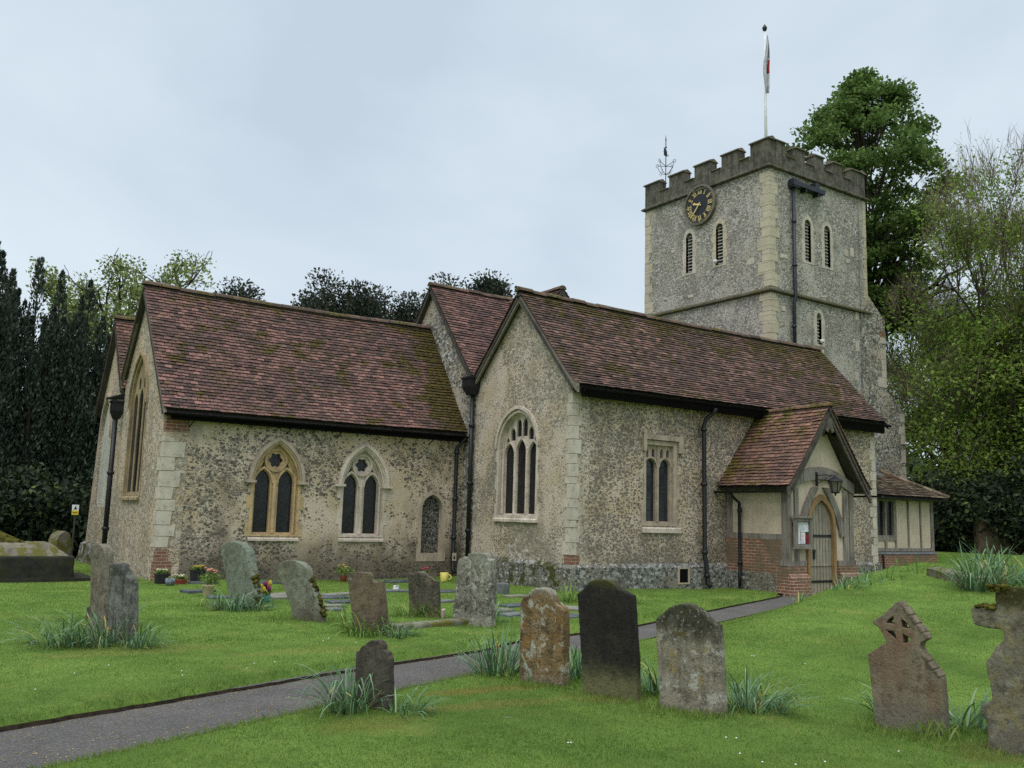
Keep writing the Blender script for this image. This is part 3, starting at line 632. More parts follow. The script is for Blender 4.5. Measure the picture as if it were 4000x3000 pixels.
# lead hopper and pipe in the valley between the two east gables
def downpipe(path,r=.05,mat='iron',collars=(),hop=None,label=None,shoe=True):
    mb=MB(); mb.tube(path,r,10)
    for c in collars:
        c=Vector(c); mb.lathe([(r*1.1,-.045),(r*1.45,-.035),(r*1.45,.035),(r*1.1,.045)],c,10); 
    o=mb.build('downpipe',mat,CH,True); 
    if label: o['label']=label
    if hop:
        (x,y,z,sx,sy)=hop; h=MB()
        h.hexa([(x-sx*.28,y-sy*.28,z-.42),(x+sx*.28,y-sy*.28,z-.42),(x+sx*.28,y+sy*.28,z-.42),(x-sx*.28,y+sy*.28,z-.42)]+[(x-sx*.5,y-sy*.5,z-.22),(x+sx*.5,y-sy*.5,z-.22),(x+sx*.5,y+sy*.5,z-.22),(x-sx*.5,y+sy*.5,z-.22)])
        h.box(x-sx*.5,x+sx*.5,y-sy*.5,y+sy*.5,z-.22,z); h.box(x-sx*.58,x+sx*.58,y-sy*.58,y+sy*.58,z,z+.05); h.build('hopper',mat,o)
    return o
downpipe([(5.10,25.10,3.8),(5.10,25.10,.05)],.062,'iron',[(5.10,25.10,2.4),(5.10,25.10,1.0)],(5.12,25.12,4.20,.28,.32))
mb=MB(); mb.hexa([(4.86,25.02,4.27),(5.3,25.0,4.30),(5.3,25.3,4.30),(4.86,25.26,4.27),(4.86,25.02,4.31),(5.3,24.95,4.46),(5.3,25.35,4.46),(4.86,25.26,4.31)]); mb.build('lead_spout','iron',CH)
downpipe([(12.80,20.45,3.60),(12.74,20.50,3.50),(12.62,20.60,3.32),(12.62,20.60,.22),(12.62,20.50,.12)],.05,'iron',[(12.62,20.60,3.2),(12.62,20.60,2.0),(12.62,20.60,1.0),(12.62,20.60,.5)])
mb=MB(); mb.box(12.56,12.68,20.535,20.545,.42,.62); mb.build('marker_plate','ashlar_yellow',CH)
downpipe([(12.78,20.17,4.9),(12.78,20.17,.55)],.055,'iron',[(12.78,20.17,3.9),(12.78,20.17,2.4),(12.78,20.17,1.2)],(12.76,20.19,5.12,.34,.44))
# --- nave ------------------------------------------------------------
XN=12.88; E2=PL('E',XN)
mb=MB(); prism(mb,E2,[(20.15,Zb),(20.15,4.95),(20.22,5.15),(22.6,7.98),(25.1,5.05),(25.1,Zb)],None,-.5,0); mb.build('wall','flint_nave',CH)['label']='tall flint east gable of the nave above the chancel roof'
rE,rW=(12.74,22.6,8.12),(24.8,22.6,8.12); kz=lambda y:8.12-1.215*(22.6-y)
sE,sW=(12.74,20.2,5.20),(24.8,20.2,5.20)
gx=15.5; gl=1.12
def gzr(x): return 7.98-gl*abs(x-gx)
mb=MB(); roof_tiles(mb,rE,rW,sE,sW,seed=8,sag=.03,keep=lambda p:not(p.y>19.9 and gzr(p.x)>p.z+.02)); deck(mb,rE,rW,sE,sW,keep=None)
roof_tiles(mb,rE,rW,(12.74,25.2,5.0),(24.8,25.2,5.0),seed=9,gauge=.2,tw=.34); deck(mb,rE,rW,(12.74,25.2,5.0),(24.8,25.2,5.0))
M['tiles_nave']=tiles('tiles_nave',TC,.6); ro=mb.build('roof',['tiles_nave','timber_dark'],CH,recalc=False); ro['label']='steep red tiled nave roof in the valley between two gables'
mb=MB(); ridge(mb,(12.72,22.6,8.16),(24.8,22.6,8.16),seed=9,sag=.03); mb.build('ridge_tiles','tiles_ridge',ro)
mb=MB(); barge(mb,(12.76,22.6,8.06),(12.76,20.15,5.08),.15,.06); barge(mb,(12.76,22.6,8.06),(12.76,25.2,4.94),.15,.06); mb.build('bargeboard','timber_dark',ro)
# cross gablet on the south slope
mb=MB(); 
for s,sd in ((-1,10),(1,11)):
    a,b=(gx,22.6,7.98),(gx,19.92,7.98); c,d_=(gx+s*2.35,22.6,7.98-gl*2.35),(gx+s*2.35,19.92,7.98-gl*2.35)
    roof_tiles(mb,a,b,c,d_,seed=sd,keep=lambda p:p.z>kz(p.y)-.03)
    deck(mb,(gx,22.5,7.97),(gx,19.95,7.97),(gx+s*.9,21.95,7.98-gl*.9),(gx+s*.9,19.95,7.98-gl*.9),.05)
ro=mb.build('roof',['tiles_nave','timber_dark'],CH,recalc=False); ro['label']='small cross gable roof rising behind the aisle ridge'
mb=MB(); ridge(mb,(gx,22.6,8.01),(gx,19.9,8.01),seed=12); mb.build('ridge_tiles','tiles_ridge',ro)
mb=MB(); barge(mb,(gx,19.93,7.94),(gx+2.3,19.93,7.94-gl*2.3),.16,.05,(0,1,0)); barge(mb,(gx,19.93,7.94),(gx-2.3,19.93,7.94-gl*2.3),.16,.05,(0,1,0)); mb.build('bargeboard','timber_dark',ro)
mb=MB(); prism(mb,PL('S',20.12),[(gx-2.2,5.2),(gx,7.86),(gx+2.2,5.2)],None,-.1,0); mb.build('gable_boarding','timber_dark',ro)
# --- south aisle ------------------------------------------------------
YA=16.1; E3=PL('E',XN); S3=PL('S',YA)
aw=arch(18.22,1.62,1.58,3.25,4.15,12)
mb=MB(); prism(mb,E3,[(16.1,Zb),(16.1,4.42),(18.12,7.0),(20.15,4.95),(20.15,Zb)],[aw],-.5,0); mb.build('wall','flint_gable',CH)['label']='east gable wall of the aisle with a pointed three-light window'
sw=rect(15.06,16.12,1.5,3.44)
mb=MB(); prism(mb,S3,[(13.38,Zb),(13.38,4.5),(24.25,4.5),(24.25,Zb)],[sw],-.5,0); mb.build('wall','flint_aisle',CH)['label']='south aisle wall of dark flint in cream mortar'
mb=MB(); prism(mb,PL('W',24.25),[(16.6,Zb),(16.6,4.9),(18.12,6.9),(20.1,4.95),(20.1,Zb)],None,-.4,0); mb.build('wall','flint_aisle',CH)
ex=[arch(18.22+u,.205,3.53,3.80,3.97,5) for u in (-.125,.125)]+[arch(18.22+u,.205,3.44,3.60,3.75,5) for u in (-.375,.375)]+[arch(18.22+u,.13,3.36,3.42,3.52,4) for u in (-.585,.585)]
ao=lights3(E3,18.22,1.56,1.62,3.25,4.10,.39,.105,'frame_pale','glass',3.06,3.36,ex,'pointed three-light window in the aisle gable')
# square headed window
w=MB(); prism(w,S3,[(14.98,1.46),(14.98,2.0),(15.04,2.0),(15.04,3.48),(16.14,3.48),(16.14,2.6),(16.22,2.6),(16.22,2.1),(16.14,2.1),(16.14,1.46)],[rect(15.12,16.02,1.53,3.38)],-.14,.014)
hs=[arch(15.335,.36,1.57,2.86,3.05,6),arch(15.805,.36,1.57,2.86,3.05,6)]+[arch(u,.10,3.08,3.22,3.30,4) for u in (15.23,15.43,15.71,15.91)]
prism(w,S3,rect(15.10,16.04,1.5,3.4),hs,-.18,-.08)
w.tube([S3.pt(15.57,1.55,-.07),S3.pt(15.57,3.36,-.07)],.03,8)
for u in (15.33,15.81): band(S3,w,u,.38,.035,2.86,3.07,-.08,-.05,0,6)
o=w.build('window','frame_grey',CH); o['label']='square-headed two-light window in the aisle wall'
h=MB(); prism(h,S3,[(14.99,3.22),(14.99,3.62),(16.30,3.62),(16.30,3.22),(16.16,3.22),(16.16,3.50),(15.09,3.50),(15.09,3.22)],None,0,.075); h.build('hood_mould','frame_grey',o)
h=MB(); h.hexa([S3.pt(15.0,1.30,.05),S3.pt(16.26,1.30,.05),S3.pt(16.26,1.30,-.3),S3.pt(15.0,1.30,-.3),S3.pt(15.0,1.40,.05),S3.pt(16.26,1.40,.05),S3.pt(16.26,1.55,-.18),S3.pt(15.0,1.55,-.18)]); h.build('sill','frame_pale',o)
gl_=MB(); prism(gl_,S3,rect(15.11,16.03,1.52,3.38),None,-.175,-.155); gl_.build('glass','glass_bars',o)
mb=MB(); quoins(mb,XN,YA,.78,4.40,1,1,.16,.34,.24,.16,.014,5); mb.build('quoin_stones','ashlar_pale',CH)
mb=MB(); mb.box(XN-.016,XN+.24,YA-.016,YA+.1,.585,.78); mb.box(XN-.016,XN+.03,YA+.1,YA+.20,.585,.78); mb.build('brick_patch','brick_brown',CH)
mb=MB(); quoins(mb,24.25,YA,.5,4.2,-1,1,.22,.36,.3,.2,.012,8); mb.build('quoin_stones','ashlar_pale',CH)
mb=MB(); 
mb.hexa([(12.78,16.0,Zb),(17.87,16.0,Zb),(17.87,16.1,Zb),(12.78,16.1,Zb),(12.78,16.0,.50),(17.87,16.0,.50),(17.87,16.1,.585),(12.88,16.1,.585)]); mb.hexa([(20.4,16.0,Zb),(24.3,16.0,Zb),(24.3,16.1,Zb),(20.4,16.1,Zb),(20.4,16.0,.50),(24.3,16.0,.50),(24.3,16.1,.585),(20.4,16.1,.585)])
pl_=MB(); pl_.v=mb.v[:8]; pl_.f=mb.f[:6]; pl_.mi=[0]*6; pl_.build('plinth','flint_plinth',CH); pl_=MB(); pl_.hexa(mb.v[8:]); pl_.build('plinth','flint_plinth',CH)
v=MB(); prism(v,PL('S',16.0),rect(16.08,16.48,.10,.50),[rect(16.14,16.42,.14,.46)],-.02,.012); o=v.build('air_vent','frame_grey',CH); v=MB(); v.box(16.14,16.42,15.995,16.0,.14,.46); v.build('vent_opening','void',o)
mb=MB(); mb.hexa([(12.78,16.1,Zb),(12.88,16.1,Zb),(12.88,20.1,Zb),(12.78,20.1,Zb),(12.78,16.0,.50),(12.88,16.1,.585),(12.88,20.1,.62),(12.78,20.1,.54)]); mb.build('plinth','flint_plinth_mossy',CH)['label']='moss-covered flint plinth under the aisle gable'
# aisle roof
rE,rW=(12.70,18.12,7.10),(24.50,18.12,7.10); eE,eW_=(12.70,15.78,4.46),(24.50,15.78,4.54)
mb=MB(); roof_tiles(mb,rE,rW,eE,eW_,seed=13,kick=.10,sag=.06,gauge=.1); deck(mb,rE,rW,(12.70,15.82,4.52),(24.5,15.82,4.58))
nE,nW=(12.70,20.2,5.02),(24.5,20.2,5.02); roof_tiles(mb,rE,rW,nE,nW,seed=14); deck(mb,rE,rW,nE,nW)
M['tiles_aisle']=tiles('tiles_aisle',TCA,.85,[(2,6.0,7.1,.15),(0,6.5,11.6,.07)]); ro=mb.build('roof',['tiles_aisle','timber_dark'],CH,recalc=False); ro['label']='long brown-red tiled aisle roof with mossy ridge'
mb=MB(); ridge(mb,(12.68,18.12,7.15),(24.5,18.12,7.15),seed=15,sag=.06); mb.build('ridge_tiles','tiles_ridge',ro)
mb=MB(); barge(mb,(12.72,18.12,7.02),(12.72,15.76,4.46),.20,.06,curve=.10); barge(mb,(12.72,18.12,7.02),(12.72,20.2,4.94),.20,.06); mb.build('bargeboard','bargeboard',ro)
mb=MB(); barge(mb,(24.43,18.12,7.02),(24.43,15.76,4.46),.14,.05,curve=.10); mb.build('bargeboard','timber_dark',ro)
mb=MB(); gutter(mb,(12.9,15.72,4.46),(24.5,15.72,4.54)); mb.box(12.95,24.4,15.84,15.90,4.30,4.50); mb.build('gutter','gutter_black',ro)
downpipe([(17.12,15.74,4.40),(17.12,15.80,4.28),(16.98,15.93,4.12),(16.93,15.95,3.95),(16.93,15.93,.75),(16.93,15.88,.55),(16.96,15.86,.1),(17.0,15.78,.04)],.055,'iron',[(16.93,15.95,3.85),(16.93,15.95,2.5),(16.93,15.93,.85),(16.95,15.87,.3)])
# --- tower --------------------------------------------------------------
TX0,TX1,TY0,TY1=24.82,30.40,20.30,26.55
E4=PL('E',TX0); S4=PL('S',TY0); ZS=14.05
def bell(u,z0=10.92,z1=12.49,w=.34): return arch(u,w,z0,z1-.18,z1,7)
be=[bell(24.12),bell(22.60)]; bs=[bell(26.90),bell(28.02)]; slit=arch(27.45,.26,7.98,8.92,9.14,6)
mb=MB()
prism(mb,E4,[(TY0,Zb),(TY0,ZS),(TY1,ZS),(TY1,Zb)],be,-.55,0)
prism(mb,S4,[(TX0+.55,Zb),(TX0+.55,ZS),(TX1,ZS),(TX1,Zb)],bs+[slit],-.55,0)
prism(mb,PL('N',TY1),[(TX0+.55,Zb),(TX0+.55,ZS),(TX1,ZS),(TX1,Zb)],None,-.55,0)
prism(mb,PL('W',TX1),[(TY0+.55,Zb),(TY0+.55,ZS),(TY1-.55,ZS),(TY1-.55,Zb)],None,-.55,0)
mb.box(TX0+.5,TX1-.5,TY0+.5,TY1-.5,ZS-.5,ZS+.05)
tower=mb.build('tower','flint_tower',CH); tower['label']='square grey flint west tower'
def louvre(pl,u,z0,z1,w,frame,nm,ph):
    m=MB(); O=arch(u,w,z0,z1-.18,z1,7)
    prism(m,pl,arch_stepped(u,w+.26,z0-.07,z1-.2,z1+.18,.32,.06,7,ph),[O],-.12,.012)
    prism(m,pl,arch(u,w+.1,z0-.03,z1-.18,z1+.05,7),[arch(u,w-.01,z0+.005,z1-.18,z1-.005,7)],-.42,-.12)
    o=m.build('belfry_window',frame,CH)
    if nm: o['label']=nm
    s=MB(); n=int((z1-z0)/.125)
    for k in range(n):
        z=z0+.06+k*.125
        if z>z1-.12: break
        s.hexa([pl.pt(u-w/2,z,-.09),pl.pt(u+w/2,z,-.09),pl.pt(u+w/2,z+.07,-.25),pl.pt(u-w/2,z+.07,-.25),pl.pt(u-w/2,z+.026,-.09),pl.pt(u+w/2,z+.026,-.09),pl.pt(u+w/2,z+.096,-.25),pl.pt(u-w/2,z+.096,-.25)])
    s.build('louvres','slat',o)
    v=MB(); prism(v,pl,arch(u,w,z0,z1-.18,z1,7),None,-.43,-.40); v.build('opening','void',o)
louvre(E4,24.12,10.92,12.49,.34,'ashlar_pale',None,0); louvre(E4,22.60,10.92,12.49,.34,'ashlar_yellow',None,1)
louvre(S4,26.90,10.92,12.49,.34,'ashlar_pale',None,0); louvre(S4,28.02,10.92,12.49,.34,'ashlar_pale',None,1); louvre(S4,27.45,7.98,9.14,.26,'ashlar_pale','narrow slit window low on the tower',0)
def string(z,h,pr,mat,lab):
    m=MB(); x0,x1,y0,y1=TX0,TX1,TY0,TY1; p=pr
    def ring(zz,o): return [(x0-o,y0-o,zz),(x1+o,y0-o,zz),(x1+o,y1+o,zz),(x0-o,y1+o,zz)]
    prof=[(z,-.02),(z+h*.25,p),(z+h*.6,p),(z+h*1.25,-.02)]; vs=[]
    for zz,o in prof: vs+=ring(zz,o)
    fs=[]
    for i in range(len(prof)-1):
        for k in range(4): fs.append((i*4+k,i*4+(k+1)%4,(i+1)*4+(k+1)%4,(i+1)*4+k))
    fs+=[(3,2,1,0),(12,13,14,15)]
    m.add(vs,fs); o=m.build('string_course',mat,CH); o['label']=lab
string(9.48,.16,.12,'string','mossy string course halfway up the tower'); string(13.95,.16,.13,'parapet','dark string course below the battlements')
# battlements
mb=MB(); cap=MB(); pt=.34; zc,zm=14.58,15.02; o_=.03
def par_side(pl,u0,u1,n,mw):
    prism(mb,pl,rect(u0,u1,ZS-.02,zc),None,-pt,o_)
    g=(u1-u0-n*mw)/(n-1)
    for i in range(n):
        a=u0+i*(mw+g); b=a+mw
        prism(mb,pl,rect(a,b,zc,zm),None,-pt,o_)
        lo,hi=(a-.04 if i>0 else a-.07),(b+.04 if i<n-1 else b+.07)
        cap.hexa([pl.pt(lo,zm,o_+.06),pl.pt(hi,zm,o_+.06),pl.pt(hi,zm,-pt-.05),pl.pt(lo,zm,-pt-.05),pl.pt(lo+.02,zm+.05,o_+.05),pl.pt(hi-.02,zm+.05,o_+.05),pl.pt(hi-.02,zm+.14,-pt*.5),pl.pt(lo+.02,zm+.14,-pt*.5)])
        if i<n-1:
            c0,c1=b+.045,b+g-.045
            cap.hexa([pl.pt(c0,zc,o_+.05),pl.pt(c1,zc,o_+.05),pl.pt(c1,zc,-pt-.04),pl.pt(c0,zc,-pt-.04),pl.pt(c0,zc+.03,o_+.04),pl.pt(c1,zc+.03,o_+.04),pl.pt(c1,zc+.085,-pt*.6),pl.pt(c0,zc+.085,-pt*.6)])
par_side(E4,TY0+.0,TY1-.0,5,.80); par_side(PL('W',TX1),TY0,TY1,5,.80)
par_side(S4,TX0+pt,TX1-pt,5,.52); par_side(PL('N',TY1),TX0+pt,TX1-pt,5,.52)
pa=mb.build('battlements','parapet',CH); pa['label']='dark weathered battlemented parapet'; 
for q in range(0,len(cap.v),8):
    b_=MB(); b_.hexa(cap.v[q:q+8]); b_.build('coping_stone','cap_mossy',pa)
mb=MB(); quoins(mb,TX0,TY0,6.2,9.44,1,1,.32,.46,.46,.30,.008,21); mb.build('quoin_stones','ashlar_yellow',CH); mb=MB(); quoins(mb,TX0,TY0,9.70,13.92,1,1,.32,.46,.46,.30,.008,22,1); mb.build('quoin_stones','ashlar_yellow',CH)
mb=MB(); quoins(mb,TX0,TY1,9.70,13.92,1,-1,.32,.46,.42,.26,.008,23); mb.build('quoin_stones','ashlar_yellow',CH)
mb=MB(); quoins(mb,TX1,TY0,9.70,13.92,-1,1,.32,.46,.24,.16,.008,24); mb.build('quoin_stones','ashlar_yellow',CH)
mb=MB(); rg=random.Random(5)
for (u,v,a,b) in ((20.98,10.62,.34,.22),(23.0,8.4,.30,.14),(23.9,9.95,.28,.12),(25.3,10.1,.24,.10),(21.7,12.2,.14,.26),(23.55,12.02,.2,.13),(24.9,11.9,.18,.12)): mb.hexa([E4.pt(u,v,-.02),E4.pt(u+a,v+.01,-.02),E4.pt(u+a,v+b,-.02),E4.pt(u+.01,v+b-.01,-.02),E4.pt(u,v,.012),E4.pt(u+a,v+.01,.012),E4.pt(u+a,v+b,.012),E4.pt(u+.01,v+b-.01,.012)])
for (u,v,a,b) in ((29.4,11.6,.22,.34),(29.0,11.55,.26,.24),(29.15,11.3,.2,.16),(25.35,10.8,.4,.16),(25.4,8.9,.2,.18),(29.62,9.2,.2,.3),(29.6,8.0,.2,.4),(27.3,7.62,.4,.2),(29.5,6.9,.24,.3)): mb.hexa([S4.pt(u,v,-.02),S4.pt(u+a,v,-.02),S4.pt(u+a,v+b,-.02),S4.pt(u,v+b,-.02),S4.pt(u,v,.012),S4.pt(u+a,v+.01,.012),S4.pt(u+a-.01,v+b,.012),S4.pt(u,v+b-.01,.012)])

for q in range(0,len(mb.v),8):
    b_=MB(); b_.hexa(mb.v[q:q+8]); b_.build('ashlar_block','ashlar_pale',CH)
# stepped buttress at the south-west corner
mb=MB(); prism(mb,S4,[(TX1,Zb),(TX1-.5,Zb),(TX1-.5,9.4),(TX1,10.25),(31.42,9.45),(31.44,6.72),(32.52,6.05),(32.55,Zb)],None,-1.3,.03)
bt=mb.build('buttress','flint_nave',CH); mb=MB(); rg=random.Random(9); z=6.9
def bq(x,z0,z1):
    z=z0; i=0
    while z<z1-.1:
        h=min(rg.uniform(.28,.5),z1-z); L=rg.choice([.28,.4,.55,.34]); mb.hexa([S4.pt(x-L,z+.01,0),S4.pt(x+.012,z+.01,0),S4.pt(x+.012,z+.01,-.4),S4.pt(x-L,z+.01,-.4),S4.pt(x-L,z+h,0),S4.pt(x+.012,z+h,0),S4.pt(x+.012,z+h,-.4),S4.pt(x-L,z+h,-.4)] if 0 else [S4.pt(x-L,z+.01,-.02),S4.pt(x+.012,z+.01,-.02),S4.pt(x+.012,z+h,-.02),S4.pt(x-L+.03,z+h,-.02),S4.pt(x-L,z+.01,.045),S4.pt(x+.012,z+.01,.045),S4.pt(x+.012,z+h,.045),S4.pt(x-L+.03,z+h,.045)]); z+=h*rg.choice([1,1,1.5]); i+=1
bq(31.42,6.8,9.1); bq(32.52,3.2,5.9)
for q in range(0,len(mb.v),8):
    b_=MB(); b_.hexa(mb.v[q:q+8]); b_.build('quoin_stone','ashlar_pale',bt)
mb=MB(); mb.box(31.1,31.44,TY0-.05,TY0-.03,8.75,8.98); mb.build('brick_patch','brick_brown',bt)
mb=MB(); mb.tube([(29.89,TY0-.05,14.9),(29.89,TY0-.05,4.5)],.012,5); mb.build('lightning_cable','lead',CH)
downpipe([(25.98,20.18,13.55),(25.98,20.17,9.8),(25.95,20.12,9.5),(25.92,20.17,9.2),(25.90,20.17,6.6)],.065,'iron_blue',[(25.98,20.17,z) for z in (12.2,10.6)]+[(25.9,20.17,8.4)])
mb=MB(); mb.box(25.82,27.60,20.02,20.28,13.50,13.66); mb.box(25.84,26.14,20.04,20.27,13.44,13.74); mb.box(27.08,27.3,20.05,20.29,13.66,13.86); 
for u in (26.55,27.25): mb.box(u-.03,u+.03,20.05,20.29,13.38,13.5)
mb.build('gutter','iron_blue',CH)['label']='blue-black box gutter high on the tower south face'
# --- clock ---------------------------------------------------------------
uc,vc,R0=23.49,13.42,.78
ck=thing('clock',(TX0,uc,vc),'round black tower clock with gold Roman numerals','clock')
mb=MB(); prism(mb,E4,circ(uc,vc,R0,48),[circ(uc,vc,R0-.075,48)],-.05,.14); mb.build('rim','clock_rim',ck)
mb=MB(); prism(mb,E4,circ(uc,vc,R0-.074,48),None,-.05,.10); mb.build('dial','black',ck)
NUM=['XII','I','II','III','IIII','V','VI','VII','VIII','IX','X','XI']
def dialq(m,pts,d0,d1): prism(m,E4,[(uc-a,vc+b) for a,b in pts],None,d0,d1)
mb=MB(); r1,r2=.43,.60
cw={'I':.055,'V':.12,'X':.12}
for k,s in enumerate(NUM):
    mb=MB()
    W=sum(cw[c] for c in s); x=-W/2; an=math.radians(30*k)
    def rot(p): a,b=p; return (a*math.cos(an)+b*math.sin(an),-a*math.sin(an)+b*math.cos(an))
    for c in s:
        w=cw[c]
        def st(x0,x1,t): dialq(mb,[rot(p) for p in ((x0-t/2,r1),(x1-t/2,r2),(x1+t/2,r2),(x0+t/2,r1))],.10,.108)
        if c=='I': st(x+w/2,x+w/2,.021)
        elif c=='V': st(x+w/2,x+.02,.022); st(x+w/2,x+w-.02,.018)
        else: st(x+w-.02,x+.02,.022); st(x+.02,x+w-.02,.012)
        x+=w
    for q in (r1,r2): dialq(mb,[rot(p) for p in ((-W/2,q-.005),(-W/2,q+.005),(W/2,q+.005),(W/2,q-.005))],.104,.112)
    mb.build('numeral','gold',ck)
mb=MB()
for k in range(60):
    an=math.radians(6*k); a,b=.655*math.sin(an),.655*math.cos(an); t=.009 if k%5 else .018; dialq(mb,[(a-t*.7,b-t),(a-t*.7,b+t),(a+t*.7,b+t),(a+t*.7,b-t)],.10,.107)
mb.build('minute_track','gold',ck)
def hand(angle,L,w,orn,d,name):
    m=MB(); an=math.radians(angle)
    def rot(p): a,b=p; return (a*math.cos(an)+b*math.sin(an),-a*math.sin(an)+b*math.cos(an))
    dialq(m,[rot(p) for p in ((-w*.5,-.10),(-w*.6,L*.5),(-w*.2,L),(w*.2,L),(w*.6,L*.5),(w*.5,-.10))],d,d+.008)
    if orn: dialq(m,[rot(p) for p in ((-.02,L*.62),(-.062,L*.72),(-.02,L*.82),(0,L*1.06),(.02,L*.82),(.062,L*.72),(.02,L*.62))],d+.009,d+.016)
    dialq(m,circ(0,0,.045,14),d+.017,d+.025); m.build(name,'gold',ck)
hand(288,.36,.05,True,.125,'hand'); hand(222,.56,.034,False,.152,'hand')
# --- flagpole, flag, weathervane ----------------------------------------------
fx,fy=25.35,20.85
# keep the pole where the photograph shows it above the corner merlon
fp=thing('flagpole',(fx,fy,14.1),'white flagpole on the tower with a dark finial','flagpole')
mb=MB(); mb.tube([(fx,fy,14.1),(fx,fy,16.5),(fx,fy,19.46)],[.058,.05,.035],10); mb.build('pole','white',fp,True)
mb=MB(); mb.lathe([(.02,-.08),(.05,-.05),(.085,.02),(.09,.08),(.05,.15),(.015,.2),(.004,.24)],(fx,fy,19.54),10); mb.build('finial','iron',fp,True)
mb=MB(); n=30; K=9; V=[]; rr_=Vector((CX.x,CX.y,0)).normalized(); ff_=Vector((-rr_.y,rr_.x,0))
for i in range(n+1):
    t=i/n; z=19.3-2.2*t; wd=.03+.17*min(1,t*2.2)*(1-.55*max(0,(t-.7)/.3)); ce=.07-.05*t+.02*math.sin(t*8)
    for k in range(K):
        q=k/(K-1); p=Vector((fx,fy,z-.10*q*t))+rr_*(ce+wd*(q-.5)*1.0)+ff_*(-.09+.05*math.sin(q*9+t*3)*min(1,t*4)); V.append(p)
mb.add(V,[(i*K+k,i*K+k+1,(i+1)*K+k+1,(i+1)*K+k) for i in range(n) for k in range(K-1)])
mb.mi=[(1 if (.40<i/n<.66 and k>=(6-int((i/n-.40)*14) if i/n<.55 else 4)) else (2 if .08<i/n<.40 and k>=5 else 0)) for i in range(n) for k in range(K-1)]
fl=mb.build('flag',['flag_white','red','lead'],None,True,False); tag(fl,'limp white flag with a red cross hanging from the tower pole','flag')
sol=fl.modifiers.new('thickness','SOLIDIFY'); sol.thickness=.006
vx,vy=25.45,26.05
wv=thing('weathervane',(vx,vy,15.0),'wrought iron weathervane with scrolled cardinal arms on the tower','weathervane')
mb=MB(); mb.tube([(vx,vy,14.3),(vx,vy,17.0)],.018,6); mb.tube([(vx,vy,17.0),(vx,vy,17.25)],[.03,.003],6); mb.lathe([(.01,-.05),(.05,0),(.01,.05)],(vx,vy,16.72),8); mb.build('spindle','iron',wv)
for an in (10,100,190,280):
    a=math.radians(an); dx,dy=math.cos(a),math.sin(a); m=MB(); P=lambda r,z:(vx+dx*r,vy+dy*r,z)
    m.tube([P(0,15.9),P(.42,16.02)],.012,5); m.tube([P(0,15.55),P(.18,15.62),P(.32,15.78),P(.40,15.95)],.012,5)
    m.tube([P(.42+.07*math.cos(t),16.02+.07*math.sin(t)) for t in np.linspace(-1.5,4,10)],.010,5); m.tube([P(.26+.06*math.cos(t),15.62+.06*math.sin(t)) for t in np.linspace(0,5.2,10)],.009,5); m.build('arm','iron',wv)
m=MB(); ax=Vector((CX.x,CX.y,0))*.5+Vector((.3,.6,0)); ax.normalize(); m.hexa([(vx+ax.x*a,vy+ax.y*a,16.3+z+dz) for z in (0,) for (a,dz) in ((-.22,0),(-.2,.0),(-.2,.36),(-.22,.3))]+[(vx+ax.x*a+.012,vy+ax.y*a+.012,16.3+dz) for (a,dz) in ((.12,.06),(.14,.08),(.14,.3),(.12,.28))]); m.tube([(vx-ax.x*.25,vy-ax.y*.25,16.45),(vx+ax.x*.32,vy+ax.y*.32,16.45)],.014,5); m.build('vane','iron',wv)
# small white floodlights on two sills
for (x,y,z,l) in ((24.72,22.72,10.96,'small white floodlight on the sill of the belfry opening below the clock'),(27.50,20.22,8.0,'small white floodlight in the foot of the tower slit window')):
    m=MB(); m.lathe([(.03,-.05),(.07,-.03),(.085,.03),(.08,.075),(.03,.08)],(x,y,z+.07),10); m.tube([(x,y,z),(x,y,z+.05)],.015,6); tag(m.build('floodlight','white',None,True),l,'lamp')
# --- porch -----------------------------------------------------------------------
PX0,PX1,PY0=17.87,20.40,14.20; S5=PL('S',PY0); E5=PL('E',PX0); W5=PL('W',PX1)
mb=MB()
prism(mb,E5,rect(14.36,16.09,Zb,.42),None,-.3,.022); 
pb=MB(); prism(pb,E5,rect(14.36,16.09,.42,1.22),None,-.3,.012); pbs=[pb]; pb=MB(); prism(pb,S5,[(PX0-.03,Zb),(PX0-.03,.62),(18.5,.62),(18.5,Zb)],None,-.35,.05); pbr=MB(); prism(pbr,S5,[(19.74,Zb),(19.74,.62),(PX1+.03,.62),(PX1+.03,Zb)],None,-.35,.05)
pb.hexa([(PX0-.06,13.98,Zb),(18.5,13.98,Zb),(18.5,14.15,Zb),(PX0-.06,14.15,Zb),(PX0-.06,14.05,.36),(18.5,14.05,.36),(18.5,14.15,.44),(PX0-.06,14.15,.44)]); pbr.hexa([(19.74,13.94,Zb),(PX1+.2,13.94,Zb),(PX1+.2,14.15,Zb),(19.74,14.15,Zb),(19.74,14.03,.36),(PX1+.12,14.03,.36),(PX1+.12,14.15,.46),(19.74,14.15,.46)])
pw_=MB(); prism(pw_,W5,rect(14.36,16.09,Zb,1.22),None,-.3,.012); pbs+=[pb,pbr,pw_]
wl=mb.build('porch_wall','flint_plinth',CH); [q.build('brick_base','brick',wl) for q in pbs]
m=MB(); prism(m,E5,rect(14.36,16.0,1.35,2.5),None,-.22,-.03); prism(m,W5,rect(14.36,16.0,1.35,2.5),None,-.22,-.03)
door_o=arch(19.13,1.06,-.1,1.55,2.30,12)
prism(m,S5,[(PX0+.1,.62),(PX0+.1,2.5),(17.9,2.55),(19.12,4.30),(20.36,2.55),(PX1-.1,2.5),(PX1-.1,.62)],[[(u,max(v,.621)) for u,v in door_o]],-.2,-.03); m.build('plaster_panel','plaster',wl)
